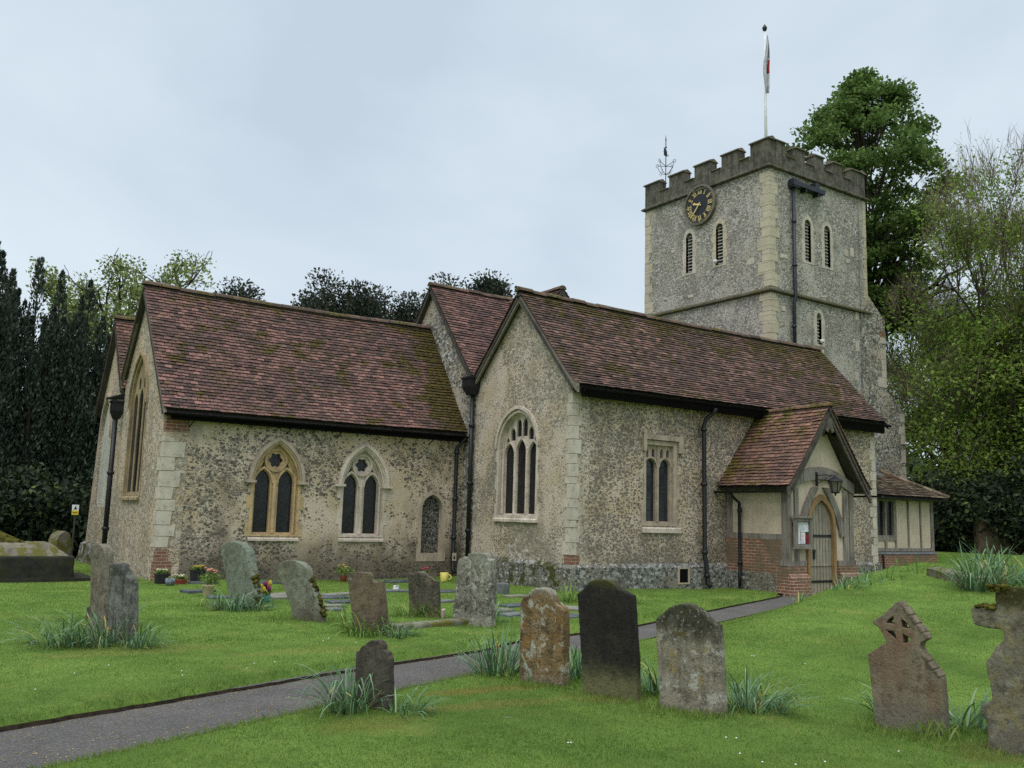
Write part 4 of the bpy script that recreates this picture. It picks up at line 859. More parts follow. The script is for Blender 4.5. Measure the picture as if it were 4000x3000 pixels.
m=MB(); prism(m,E5,rect(14.34,16.06,1.22,1.35),None,-.25,.014); prism(m,E5,rect(14.215,14.36,.74,2.36),None,-.16,.006); prism(m,E5,rect(15.90,16.06,1.35,2.5),None,-.2,.012); prism(m,E5,rect(14.36,15.9,2.38,2.52),None,-.2,.01)
for u0,u1 in ((PX0-.02,PX0+.14),(18.02+.12,18.02+.26),(20.02,20.18),(PX1-.14,PX1+.02)): prism(m,S5,rect(u0,u1,.74,2.46),None,-.16,.012)
prism(m,S5,rect(PX0-.04,18.52,.62,.74),None,-.2,.03); prism(m,S5,rect(19.74,PX1+.04,.62,.74),None,-.2,.03)
# cambered tie beam and arch braces
bt_=[(PX0-.03,2.36)]+[(PX0-.03+2.59*k/12,2.36+.34*math.sin(math.pi*k/12)) for k in range(1,12)]+[(PX1+.03,2.36)]; tp=[(u,v+.27+.03*math.sin(math.pi*(u-PX0)/2.5)) for u,v in reversed(bt_)]
prism(m,S5,bt_+tp,None,-.16,.045)
for s in (-1,1):
    L=[(19.13+s*(.93-.26*k/8-.35*(k/8)**2),1.35+1.15*k/8) for k in range(9)]; Rr=[(19.13+s*(.74-.30*k/8-.35*(k/8)**2),1.30+1.2*k/8) for k in range(9)]
    q=L+list(reversed(Rr)); prism(m,S5,q,None,-.14,.03)
m.build('timber_frame','timber',wl)['label']='weathered silver-grey oak frame of the porch'
# porch door
m=MB(); prism(m,S5,arch(19.13,.94,-.12,1.55,2.22,12),None,-.14,-.06)
dr=m.build('door','door_wood',CH); dr['label']='old grey boarded porch door with a pointed head'
m=MB()
for k in range(-4,5): m.box(19.13+k*.118-.004,19.13+k*.118+.004,PY0+.055,PY0+.064,.02,2.1-abs(k)*abs(k)*.045)
m.build('board_joint','timber_dark',dr)
for z0_,z1_ in ((1.30,1.36),(.22,.27)):
    m=MB(); prism(m,S5,rect(18.68,19.58,z0_,z1_),None,-.06,-.045); m.build('hinge','iron',dr)
m=MB(); prism(m,S5,circ(18.90,.96,.05,10),None,-.06,-.03); prism(m,S5,rect(18.86,18.94,.78,.94),None,-.06,-.04); m.build('handle','iron',dr)
m=MB(); prism(m,S5,arch(19.13,1.10,-.12,1.55,2.34,12),[arch(19.13,.90,-.11,1.55,2.19,12)],-.12,.03); m.build('door_frame','oak',dr)
m=MB(); m.box(18.45,19.85,13.9,14.35,-.12,-.035); m.build('step','frame_grey',dr)
# porch roof
rS,rN=(19.13,13.86,4.50),(19.13,16.35,4.46); 
m=MB(); roof_tiles(m,rS,rN,(17.52,13.86,2.42),(17.52,16.35,2.42),seed=31,kick=.06,keep=lambda p:p.y<16.12 or p.z<0); deck(m,rS,(19.13,16.1,4.46),(17.56,13.86,2.47),(17.56,16.1,2.47),.05)
roof_tiles(m,rS,rN,(20.74,13.86,2.42),(20.74,16.35,2.42),seed=32,kick=.06,keep=lambda p:p.y<16.12); deck(m,rS,(19.13,16.1,4.46),(20.70,13.86,2.47),(20.70,16.1,2.47),.05)
M['tiles_porch']=tiles('tiles_porch',TCP,.85,[(2,3.6,4.5,.11),(1,-.9,.1,.10)],(104,94,34)); pr=m.build('roof',['tiles_porch','timber_dark'],CH,recalc=False); pr['label']='bright red tiled porch roof with moss near the ridge'
m=MB(); ridge(m,(19.13,13.85,4.54),(19.13,16.1,4.50),r=.09,L=.34,seed=33); m.build('ridge_tiles','tiles_porch',pr)
m=MB()
for s in (-1,1): barge(m,(19.13,13.89,4.46),(19.13+s*1.60,13.89,2.39),.27,.05,(0,1,0),curve=.05)
prism(m,PL('S',13.9),[(18.88,3.72),(19.13,4.22),(19.38,3.72),(19.30,3.88),(19.22,3.82),(19.13,3.95),(19.04,3.82),(18.96,3.88)],None,-.04,.012)
m.build('bargeboard','timber_mid',pr)
m=MB(); gutter(m,(17.47,13.9,2.36),(17.47,16.1,2.36),.05); gutter(m,(20.79,13.6,2.36),(20.79,16.05,2.36),.05); m.build('gutter','black',pr)
downpipe([(17.50,15.62,2.33),(17.56,15.60,2.22),(17.78,15.58,2.08),(17.79,15.58,.5),(17.74,15.55,.3),(17.74,15.55,.05)],.042,'iron',[(17.79,15.58,1.9),(17.79,15.58,.62)])
# lantern
lt=thing('lantern',(19.20,13.9,2.6),'black iron lantern on a bracket above the porch door','lantern')
m=MB(); m.box(18.88,18.94,14.12,14.16,2.52,2.86); m.tube([(18.91,14.12,2.78),(19.02,13.98,2.80),(19.30,13.90,2.78)],.016,6); m.tube([(18.91,14.12,2.58),(19.05,14.0,2.70),(19.20,13.93,2.78)],.012,6); m.build('bracket','iron',lt)
def frus(m,c,r0,z0,r1,z1,n=6,mi=0): m.lathe([(r0,z0),(r1,z1)],c,n,mi)
m=MB(); c=(19.30,13.90,0); frus(m,c,.175,2.68,.05,2.76); frus(m,c,.19,2.66,.175,2.68); frus(m,c,.03,2.76,.02,2.80); frus(m,c,.085,2.36,.10,2.39); frus(m,c,.012,2.30,.03,2.36)
for k in range(6):
    a=math.pi*2*k/6; m.tube([(c[0]+.10*math.cos(a),c[1]+.10*math.sin(a),2.38),(c[0]+.165*math.cos(a),c[1]+.165*math.sin(a),2.67)],.011,5)
m.build('lantern_frame','iron',lt); m=MB(); frus(m,c,.088,2.39,.148,2.655); M['glass_lamp']=plain('glass_lamp',(104,100,90),.25,.5,0,.15); m.build('pane','glass_lamp',lt)
# notice board
nb=thing('notice_board',(18.2,14.05,1.1),'wooden notice board with pinned white papers beside the porch door','notice board')
PLN=PL('S',14.10); m=MB(); prism(m,PLN,rect(17.98,18.58,1.06,1.74),[rect(18.05,18.51,1.13,1.66)],-.02,.06); prism(m,PLN,rect(17.94,18.62,1.74,1.79),None,-.06,.10); prism(m,PLN,rect(17.98,18.58,1.02,1.06),None,-.04,.075); m.build('frame','timber',nb)
m=MB(); prism(m,PLN,rect(18.04,18.52,1.12,1.67),None,-.02,.0); m.build('backboard','timber_dark',nb)
m=MB(); 
for q in ((18.07,18.50,1.42,1.645),(18.07,18.21,1.14,1.41),(18.23,18.375,1.145,1.41)): prism(m,PLN,rect(*q),None,.0,.006)
pp=m.build('notice_paper','paper',nb)
for q in ((18.39,18.50,1.14,1.36),(18.375,18.388,1.15,1.42),(18.20,18.214,1.2,1.44)):
    m=MB(); prism(m,PLN,rect(*q),None,.0,.0078); m.build('red_notice','red',nb)
m=MB(); rg=random.Random(3)
for k in range(9): prism(m,PLN,rect(18.10,18.10+rg.uniform(.2,.36),1.45+k*.02,1.4545+k*.02),None,.005,.0075)
for k in range(8): prism(m,PLN,rect(18.085,18.085+rg.uniform(.05,.1),1.17+k*.027,1.175+k*.027),None,.005,.0075)
for k in range(8): prism(m,PLN,rect(18.245,18.245+rg.uniform(.05,.11),1.17+k*.027,1.175+k*.027),None,.005,.0075)
m.build('print','lead',pp)
# --- vestry ------------------------------------------------------------------------
VX0,VX1,VY=24.27,27.95,16.55; S6=PL('S',VY)
m=MB(); prism(m,S6,rect(VX0,VX1+.05,Zb,.78),None,-.3,.07); prism(m,PL('W',VX1),rect(VY+.3,20.2,Zb,.78),None,-.3,.07); vw=m.build('vestry_wall','brick_brown',CH); vw['label']='low brick plinth wall of the half-timbered vestry'
m=MB(); m.hexa([(VX0,VY-.09,.78),(VX1+.09,VY-.09,.78),(VX1+.09,VY+.1,.78),(VX0,VY+.1,.78),(VX0,VY-.08,.82),(VX1+.08,VY-.08,.82),(VX1+.02,VY+.1,.88),(VX0,VY+.1,.88)]); m.build('sill','lead',vw)
wn_=rect(24.98,25.86,1.30,2.38)
m=MB(); prism(m,S6,rect(VX0,VX1,.80,2.5),[wn_],-.2,-.02); prism(m,PL('W',VX1),rect(VY+.2,20.2,.78,2.5),None,-.2,-.02); m.build('plaster_panel','plaster',vw)
m=MB(); prism(m,S6,rect(VX0,VX1+.02,.86,.96),None,-.15,.02); prism(m,S6,rect(VX0,VX1+.02,2.40,2.52),None,-.15,.02); prism(m,S6,rect(VX0,25.92,1.18,1.28),None,-.15,.012)
for u in (25.92,26.60,27.27): prism(m,S6,rect(u-.035,u+.035,.96,2.40),None,-.14,.014)
prism(m,S6,rect(VX1-.12,VX1+.02,.96,2.40),None,-.14,.018); prism(m,S6,rect(25.40-.05,25.40+.05,.96,1.18),None,-.14,.014); m.build('timber_frame','timber',vw)
m=MB(); prism(m,S6,rect(24.94,25.885,1.28,2.40),[rect(25.0,25.37,1.34,2.36),rect(25.45,25.83,1.34,2.36)],-.12,.006); o=m.build('window','timber',CH); o['label']='dark two-pane vestry window in a wooden frame'
m=MB(); prism(m,S6,rect(24.96,25.86,1.30,2.38),None,-.10,-.085); m.build('glass','glass',o)
# hipped roof leaning against the tower buttress
ez=2.50; A=(24.27,16.22,ez+.02); B=(28.35,16.22,ez+.03); k=2.9; Ht=(28.35-k,16.22+k,ez+1.62); A2=(24.27,16.22+k,ez+1.62)
m=MB(); roof_tiles(m,A2,Ht,A,B,seed=41,gauge=.12,tw=.18); deck(m,A2,Ht,A,B,.05)
Cn=(28.35,20.3,ez+.03); roof_tiles(m,Ht,(28.35-k,20.3,ez+1.62),B,Cn,seed=42,gauge=.12,tw=.18); deck(m,Ht,(28.35-k,20.3,ez+1.62),B,Cn,.05)
M['tiles_vestry']=tiles('tiles_vestry',TCV,.7,[(2,3.5,4.4,.08)],(104,88,44)); vr=m.build('roof',['tiles_vestry','timber_dark'],CH,recalc=False); vr['label']='low brown hipped vestry roof'
m=MB(); n=16
for i in range(n):
    t=i/n; a=Vector(B).lerp(Vector(Ht),t); b=Vector(B).lerp(Vector(Ht),t+1.15/n); m.tube([a+Vector((0,0,.03)),b+Vector((0,0,.045))],[.085,.06],6)
m.build('ridge_tiles','tiles_vestry',vr)
m=MB(); gutter(m,(24.35,16.17,ez-.04),(28.4,16.17,ez-.03),.055); m.build('gutter','black',vr)
m=MB(); m.tube([(28.3,16.3,ez-.05),(28.1,16.45,ez-.25),(28.0,16.5,ez-.3)],.035,6); m.build('downpipe','iron',CH)
m=MB(); m.tube([(25.05,16.42,.35),(25.05,16.42,.72),(25.08,16.48,.75)],.03,6); m.build('downpipe','iron',CH)
vp=(26.55,17.6); vz=ez+.02+1.62/k*(vp[1]-16.22)
m=MB(); m.tube([(vp[0],vp[1],vz-.05),(vp[0],vp[1],vz+.30)],.06,8); m.lathe([(.09,0),(.09,.08),(.03,.11)],(vp[0],vp[1],vz+.30),8); m.hexa([(vp[0]-.2,vp[1]-.2,vz-.10),(vp[0]+.25,vp[1]-.2,vz-.10),(vp[0]+.25,vp[1]+.15,vz+.10),(vp[0]-.2,vp[1]+.15,vz+.10),(vp[0]-.2,vp[1]-.2,vz-.08),(vp[0]+.25,vp[1]-.2,vz-.08),(vp[0]+.25,vp[1]+.15,vz+.12),(vp[0]-.2,vp[1]+.15,vz+.12)]); m.build('flue','lead',CH)
# ------------------------------------------------------------------ gravestones
def gstone(name,base,alt,dark,lichA,lichB,aA=.4,aB=.3,streak=.3,top=None,bottom=None,face=None,scale=1.0):
    """top=(colour,z0,z1,amount) bottom=(colour,z0,z1,amount): algae and moss that grow there"""
    t=T(name); co=t.co(); off=t.orand(); v=t.n('ShaderNodeVectorMath',{'operation':'ADD'}); t.put(v.inputs[0],co); t.put(v.inputs[1],t.cxyz(t.m('MULTIPLY',off,31.0),t.m('MULTIPLY',off,17.0),0.0)); v=v.outputs[0]
    x=t.xyz(co)
    col=t.mix(t.ss(t.noise(v,3.0*scale,5,.65),.36,.64),base,alt)
    col=t.mix(t.m('MULTIPLY',t.ss(t.noise(t.map(v,(11,11,1.1)),1.0,4,.6),.46,.68),streak),col,dark)
    col=t.mix(t.m('MULTIPLY',t.ss(t.noise(v,11*scale,5,.7),.48,.64),.6),col,dark)
    col=t.mix(t.m('MULTIPLY',t.ss(t.noise(t.map(v,(1,1,1),(3,9,1)),6.5*scale,5,.72),.53,.60),aA),col,lichA)
    col=t.mix(t.m('MULTIPLY',t.ss(t.noise(t.map(v,(1,1,1),(8,2,5)),9.0*scale,5,.72),.55,.62),aB),col,lichB)
    nz_=t.m('MULTIPLY',t.m('SUBTRACT',t.noise(v,5.0,5,.7),.5),.8)
    for band_ in (top,bottom):
        if band_:
            c,z0,z1,a=band_; col=t.mix(t.ss(t.m('ADD',x[2],t.m('MULTIPLY',nz_,abs(z1-z0)*1.6)),z0,z1,0.0,a),col,c)
    if face:
        for (c,cx_,cz_,rx,rz,a) in face:      # broad lichen or rust patches with a shape of their own (x measured along the stone)
            s_=t.m('SUBTRACT',x[1],cx_); q=t.m('ADD',t.m('POWER',t.m('ABSOLUTE',t.m('DIVIDE',s_,rx)),2.0),t.m('POWER',t.m('ABSOLUTE',t.m('DIVIDE',t.m('SUBTRACT',x[2],cz_),rz)),2.0))
            q=t.m('ADD',q,t.m('MULTIPLY',t.m('SUBTRACT',t.noise(v,7,5,.7),.5),2.2)); col=t.mix(t.ss(q,.25,1.15,a,0.0),col,c)
    col=t.mix(t.m('MULTIPLY',t.ss(t.noise(t.map(v,(1,1,1),(2,7,4)),26,4,.75),.55,.66),.5),col,dark); col=t.mix(t.m('MULTIPLY',t.ss(t.noise(t.map(v,(1,1,1),(5,1,9)),30,4,.75),.57,.68),.55),col,lichA)
    h=t.m('ADD',t.noise(v,38,5,.75),t.m('MULTIPLY',t.noise(v,9,4,.6),.8))
    return t.out(col,.93,t.bump(h,.9,.02),spec=.12)
MOSS=(88,82,40); BLK=(44,42,38)
M['st_a1']=gstone('st_a1',(128,120,102),(106,100,88),(62,58,52),(150,142,120),(86,82,70),.4,.3,.6)
M['st_a2']=gstone('st_a2',(128,128,116),(104,104,96),(52,50,46),(150,152,142),(80,80,72),.4,.3,.75,top=((40,38,35),.62,.9,.55))
M['st_s3']=gstone('st_s3',(126,132,116),(108,114,98),(72,74,60),(142,148,132),(104,98,62),.5,.2,.25)
M['st_s4']=gstone('st_s4',(128,130,114),(108,106,90),(70,66,54),(146,148,134),(116,108,62),.4,.45,.3,bottom=((84,76,64),.30,.0,.7))
M['st_s5']=gstone('st_s5',(116,104,84),(100,90,74),(72,64,54),(124,114,92),(88,84,62),.3,.2,.3)
M['st_s6']=gstone('st_s6',(92,86,76),(74,70,62),(48,46,42),(140,132,98),(104,100,86),.35,.3,.8,bottom=((112,112,66),.30,.02,.6),top=((120,116,106),.62,.72,.8))
M['st_s7']=gstone('st_s7',(138,134,120),(112,108,96),(42,40,36),(188,186,170),(46,43,38),.7,.8,.4,top=((150,150,132),.6,1.0,.45),bottom=((168,164,148),.22,.0,.55),scale=1.6)
M['st_s8']=gstone('st_s8',(92,86,76),(76,70,62),(44,42,38),(100,96,76),(92,88,72),.2,.15,.5)
M['st_s9']=gstone('st_s9',(136,114,78),(118,98,68),(48,42,34),(182,182,168),(144,104,46),.7,.6,.3,top=((150,148,136),.80,.92,.6),bottom=((128,118,102),.16,.0,.6),scale=1.0)
M['st_s10']=gstone('st_s10',(52,49,44),(44,42,38),(32,31,29),(66,64,54),(58,58,42),.25,.3,.3,bottom=((118,116,80),.36,.06,.8),top=((82,82,38),.94,1.06,.75))
M['st_s11']=gstone('st_s11',(150,142,126),(128,120,104),(66,60,50),(192,190,176),(152,128,64),.6,.5,.4,top=((44,44,30),.48,.74,.85),bottom=((132,124,108),.14,.0,.5))
M['st_s12']=gstone('st_s12',(134,122,102),(116,105,88),(72,62,52),(128,120,100),(96,98,66),.25,.25,.35,bottom=((116,110,98),.26,.08,.8),face=[((126,98,78),.40,.60,.20,.30,.5),((122,94,72),.08,.30,.06,.14,.4),((122,92,70),.28,.74,.09,.12,.45)])
M['st_s13']=gstone('st_s13',(126,120,102),(108,102,90),(66,60,50),(140,128,84),(156,152,134),.5,.4,.3,top=((58,56,26),.98,1.12,.95),bottom=((104,98,86),.3,.0,.5))
dsp=bpy.data.textures.new('weathering','CLOUDS'); dsp.noise_scale=.12; dsp.noise_depth=3
dsp2=bpy.data.textures.new('erosion','CLOUDS'); dsp2.noise_scale=.45; dsp2.noise_depth=2
STN=__import__('json').loads('''{"a1":[[2.67,12.68,-0.02],8,[[-0.533,-0.057],[-0.548,0.108],[-0.76,1.04],[-0.714,1.067],[-0.645,1.08],[-0.592,1.1],[-0.493,1.107],[-0.404,1.09],[-0.312,1.06],[-0.263,1.032],[-0.235,0.994],[0.014,0.003]],[]],"a2":[[2.72,11.51,-0.01],19,[[-0.472,-0.052],[-0.546,0.453],[-0.598,0.878],[-0.56,0.903],[-0.476,0.902],[-0.412,0.918],[-0.345,0.909],[-0.314,0.866],[-0.267,0.832],[-0.219,0.781],[-0.159,0.758],[-0.11,0.752],[0.009,-0.003]],[]],"a0":[[2.78,14.14,0.0],8,[[-0.17,-0.013],[-0.199,0.143],[-0.147,0.171],[-0.07,0.176],[-0.009,0.003]],[]],"s3":[[5.38,14.89,-0.0],17,[[-0.598,-0.05],[-0.695,0.156],[-0.799,0.376],[-0.9,0.6],[-0.996,0.852],[-0.987,0.925],[-0.937,0.984],[-0.855,1.026],[-0.748,1.043],[-0.61,1.041],[-0.488,1.015],[-0.376,0.961],[-0.306,0.896],[-0.243,0.711],[-0.123,0.444],[-0.023,0.205],[0.028,0.001]],[]],"s4":[[5.5,12.4,0.03],22,[[-0.539,-0.048],[-0.652,0.143],[-0.751,0.304],[-0.867,0.465],[-0.985,0.648],[-0.999,0.708],[-0.973,0.755],[-0.925,0.792],[-0.862,0.821],[-0.798,0.834],[-0.712,0.836],[-0.626,0.832],[-0.554,0.818],[-0.481,0.795],[-0.43,0.766],[-0.392,0.731],[-0.341,0.625],[-0.212,0.399],[-0.095,0.215],[0.003,-0.003]],[]],"s5":[[5.87,11.15,0.01],40,[[-0.49,-0.035],[-0.527,0.184],[-0.578,0.455],[-0.621,0.677],[-0.608,0.705],[-0.596,0.683],[-0.566,0.679],[-0.541,0.699],[-0.539,0.754],[-0.523,0.775],[-0.496,0.786],[-0.435,0.786],[-0.344,0.785],[-0.303,0.773],[-0.281,0.742],[-0.269,0.697],[-0.237,0.669],[-0.187,0.664],[-0.138,0.692],[-0.123,0.685],[-0.091,0.542],[-0.049,0.3],[-0.001,-0.006]],[]],"s6":[[7.54,12.65,-0.02],40,[[-0.487,-0.023],[-0.517,0.288],[-0.547,0.596],[-0.548,0.668],[-0.522,0.686],[-0.49,0.659],[-0.451,0.66],[-0.421,0.693],[-0.388,0.708],[-0.324,0.714],[-0.277,0.699],[-0.239,0.662],[-0.204,0.64],[-0.166,0.637],[-0.125,0.591],[-0.048,0.571],[-0.022,0.312],[0.006,0.004]],[]],"s7":[[7.67,11.4,0.0],30,[[-0.646,-0.048],[-0.638,0.068],[-0.613,0.406],[-0.581,0.904],[-0.557,0.946],[-0.518,0.952],[-0.467,0.977],[-0.42,0.979],[-0.416,1.02],[-0.378,1.039],[-0.288,1.048],[-0.186,1.047],[-0.121,1.032],[-0.081,0.971],[-0.03,0.947],[-0.003,0.752],[-0.001,0.399],[-0.002,-0.001]],[]],"s8":[[3.68,6.91,-0.0],29,[[-0.331,-0.039],[-0.34,0.06],[-0.349,0.213],[-0.351,0.368],[-0.351,0.443],[-0.329,0.451],[-0.313,0.462],[-0.309,0.481],[-0.289,0.495],[-0.27,0.5],[-0.256,0.52],[-0.23,0.538],[-0.196,0.548],[-0.161,0.551],[-0.134,0.549],[-0.111,0.537],[-0.094,0.515],[-0.088,0.472],[-0.062,0.468],[-0.046,0.46],[-0.033,0.428],[-0.022,0.413],[-0.01,0.216],[0.004,-0.001]],[]],"s9":[[5.66,7.14,-0.0],22,[[-0.494,-0.063],[-0.505,0.356],[-0.515,0.728],[-0.503,0.766],[-0.477,0.809],[-0.432,0.816],[-0.41,0.855],[-0.38,0.882],[-0.336,0.902],[-0.283,0.908],[-0.23,0.901],[-0.185,0.878],[-0.149,0.836],[-0.13,0.786],[-0.095,0.759],[-0.042,0.736],[-0.019,0.706],[-0.009,0.403],[0.0,-0.003]],[]],"s10":[[5.85,6.31,0.01],24,[[-0.542,-0.063],[-0.558,0.117],[-0.584,0.434],[-0.625,0.881],[-0.589,0.905],[-0.558,0.928],[-0.534,0.965],[-0.507,0.995],[-0.463,1.019],[-0.407,1.03],[-0.344,1.031],[-0.289,1.018],[-0.245,0.992],[-0.218,0.963],[-0.195,0.944],[-0.164,0.942],[-0.125,0.925],[-0.067,0.901],[-0.051,0.686],[-0.021,0.351],[0.006,0.004]],[]],"s11":[[5.97,5.42,0.01],19,[[-0.576,-0.084],[-0.585,0.139],[-0.607,0.484],[-0.623,0.718],[-0.609,0.752],[-0.582,0.774],[-0.549,0.789],[-0.522,0.82],[-0.483,0.85],[-0.43,0.872],[-0.378,0.883],[-0.326,0.885],[-0.275,0.87],[-0.23,0.85],[-0.186,0.819],[-0.148,0.782],[-0.11,0.762],[-0.079,0.742],[-0.051,0.731],[-0.039,0.633],[-0.02,0.322],[0.005,0.0]],[]],"s12":[[7.11,4.17,-0.02],12,[[-0.539,-0.097],[-0.549,0.028],[-0.573,0.299],[-0.597,0.565],[-0.547,0.597],[-0.483,0.647],[-0.439,0.676],[-0.45,0.703],[-0.467,0.736],[-0.492,0.777],[-0.514,0.801],[-0.545,0.815],[-0.552,0.836],[-0.53,0.852],[-0.485,0.878],[-0.412,0.945],[-0.362,0.997],[-0.339,1.015],[-0.318,1.014],[-0.297,0.99],[-0.272,0.953],[-0.222,0.889],[-0.166,0.818],[-0.129,0.775],[-0.114,0.743],[-0.122,0.728],[-0.161,0.707],[-0.172,0.682],[-0.171,0.659],[-0.147,0.618],[-0.107,0.564],[-0.068,0.511],[-0.017,0.45],[-0.009,0.24],[0.004,-0.002]],[[[-0.425,0.84],[-0.403,0.868],[-0.383,0.88],[-0.378,0.838]],[[-0.306,0.866],[-0.279,0.849],[-0.254,0.818],[-0.302,0.816]],[[-0.424,0.766],[-0.373,0.763],[-0.369,0.722],[-0.392,0.735]],[[-0.297,0.745],[-0.249,0.726],[-0.263,0.706],[-0.295,0.692]]]],"s13":[[7.03,3.65,-0.01],12,[[-0.133,-0.028],[-0.127,0.08],[-0.131,0.194],[-0.161,0.228],[-0.172,0.284],[-0.156,0.318],[-0.126,0.33],[-0.1,0.322],[-0.095,0.354],[-0.102,0.446],[-0.12,0.552],[-0.126,0.63],[-0.092,0.677],[-0.052,0.748],[-0.01,0.788],[0.005,0.801],[0.005,0.875],[-0.095,0.877],[-0.185,0.892],[-0.2,0.914],[-0.215,1.009],[-0.203,1.026],[-0.142,1.019],[-0.074,1.021],[-0.029,1.017],[-0.036,1.119],[-0.039,1.187],[0.044,1.184],[0.154,1.196],[0.154,1.118],[0.146,1.017],[0.231,1.017],[0.315,1.017],[0.323,0.979],[0.309,0.91],[0.225,0.89],[0.146,0.878],[0.142,0.793],[0.176,0.751],[0.215,0.695],[0.247,0.631],[0.237,0.554],[0.222,0.402],[0.228,0.365],[0.247,0.346],[0.235,0.292],[0.215,0.244],[0.205,0.035]],[]]}''')
def gravestone(key,mat,thick,label,name='gravestone',vox=.010,amp=.006,back=0.0,group='old gravestones in the churchyard grass'):
    (B,yaw,poly,holes)=STN[key]; th=math.radians(yaw); rt=Vector((math.sin(th),-math.cos(th),0)); nr=Vector((-math.cos(th),-math.sin(th),0))
    gzv=g1(B[0],B[1]); B=Vector((B[0],B[1],B[2])); o0=Vector((B.x,B.y,gzv))
    pts=[(s,z) for s,z in poly]
    zmin=min(z for s,z in pts); pts=[(s,(z-.25 if z<zmin+.10 else z)) for s,z in pts]
    loops=[pts]+[[(sum(a for a,_ in h)/len(h)+1.4*(x-sum(a for a,_ in h)/len(h)),sum(b for _,b in h)/len(h)+1.4*(z-sum(b for _,b in h)/len(h))) for x,z in h] for h in holes]; flat=[p for l in loops for p in l]; n=len(flat)
    tr=tessellate_polygon([[Vector((s,z,0)) for s,z in l] for l in loops]); b=MB()
    def P(s,z,d): return B+rt*s+Vector((0,0,z))-nr*(d+back*z)
    vs=[P(s,z,0) for s,z in flat]+[P(s,z,thick) for s,z in flat]; fs=[]
    for t_ in tr: fs+=[tuple(t_),tuple(n+i for i in reversed(t_))]
    k0=0
    for l in loops:
        k=len(l); fs+=[(k0+i,k0+(i+1)%k,n+k0+(i+1)%k,n+k0+i) for i in range(k)]; k0+=k
    b.add(vs,fs); o=b.build(name,mat,None)
    for v in o.data.vertices: v.co=v.co-o0
    o.location=o0
    if vox==0:
        bv=o.modifiers.new('edge','BEVEL'); bv.width=.009; bv.segments=2; bv.limit_method='ANGLE'; return tag(o,label,'gravestone',group)
    rm=o.modifiers.new('body','REMESH'); rm.mode='VOXEL'; rm.voxel_size=vox; rm.use_smooth_shade=True
    for tx,am in ((dsp,amp),(dsp2,amp*1.5)):
        dm=o.modifiers.new('wear','DISPLACE'); dm.texture=tx; dm.strength=am; dm.mid_level=.5; dm.texture_coords='GLOBAL'
    return tag(o,label,'gravestone',group)
def cross_details():
    o=find('rust-stained'); (B,yaw,poly,holes)=STN['s12']; th=math.radians(yaw); rt=Vector((math.sin(th),-math.cos(th),0)); nr=Vector((-math.cos(th),-math.sin(th),0)); B=Vector(B)
    def P(s,z,d): return B+rt*s+Vector((0,0,z))-nr*d
    # coping blocks along the right shoulder and the upper right edge of the diamond
    def run(a,b,n,h):
        for i in range(n):
            t0,t1=i/n+.02,(i+1)/n-.03; p=[a[k]+(b[k]-a[k])*t0 for k in (0,1)]; q=[a[k]+(b[k]-a[k])*t1 for k in (0,1)]; L=math.hypot(q[0]-p[0],q[1]-p[1]); n_=((p[1]-q[1])/L*-1,(q[0]-p[0])/L*1); n_=(-(q[1]-p[1])/L,(q[0]-p[0])/L); n_=n_ if n_[1]>0 else (-n_[0],-n_[1])
            m=MB(); c=[(p[0]-n_[0]*.02,p[1]-n_[1]*.02),(q[0]-n_[0]*.02,q[1]-n_[1]*.02),(q[0]+n_[0]*h,q[1]+n_[1]*h),(p[0]+n_[0]*h*.7,p[1]+n_[1]*h*.7)]
            m.hexa([P(s,z,-.008) for s,z in c]+[P(s,z,.125) for s,z in c]); k=m.build('coping','st_s12',o); bv=k.modifiers.new('edge','BEVEL'); bv.width=.006; bv.segments=2
    run((-.147,.618),(-.017,.455),3,.006); run((-.285,.975),(-.135,.785),3,.006)
def find(sub): return next(o for o in bpy.data.objects if sub in str(o.get('label','')))
gravestone('a1','st_a1',.12,'tall narrow brown-grey gravestone with a rounded shoulder, left of the split stone')
gravestone('a2','st_a2',.11,'split grey gravestone with a jagged broken top, beside the tall narrow stone',amp=.010)
gravestone('a0','st_s8',.08,'tiny dark stub of a stone peeping out behind the tall narrow gravestone')
gravestone('s3','st_s3',.18,'pale green-grey round-topped gravestone leaning left with a moss-edged side')
gravestone('s4','st_s4',.12,'steeply leaning round-topped gravestone between the pale green and brown stones')
gravestone('s5','st_s5',.10,'brown gravestone with two scooped notches in its top corners')
gravestone('s6','st_s6',.10,'small dark gravestone with a wavy top and pale vertical streaks')
gravestone('s7','st_s7',.17,'broad black and white lichen-speckled gravestone near the aisle corner',amp=.010)
gravestone('s8','st_s8',.08,'little dark gravestone with cut shoulders standing in daffodil leaves by the path',vox=.008,amp=.005)
gravestone('s9','st_s9',.13,'orange and white lichen-covered gravestone beside the black one')
gravestone('s10','st_s10',.10,'blackened gravestone with a green-stained foot in the middle of the lawn')
gravestone('s11','st_s11',.12,'grey gravestone with dark moss across its rounded head, right of the black one')
gravestone('s12','st_s12',.13,'rust-stained gravestone crowned by a pierced cross in a diamond',vox=0)
cross_details()
gravestone('s13','st_s13',.20,'massive weathered stone cross with mossy arms at the right edge','stone_cross',amp=.016)
def patchmoss(key,mats,zr,side,n,label=None):
    pass
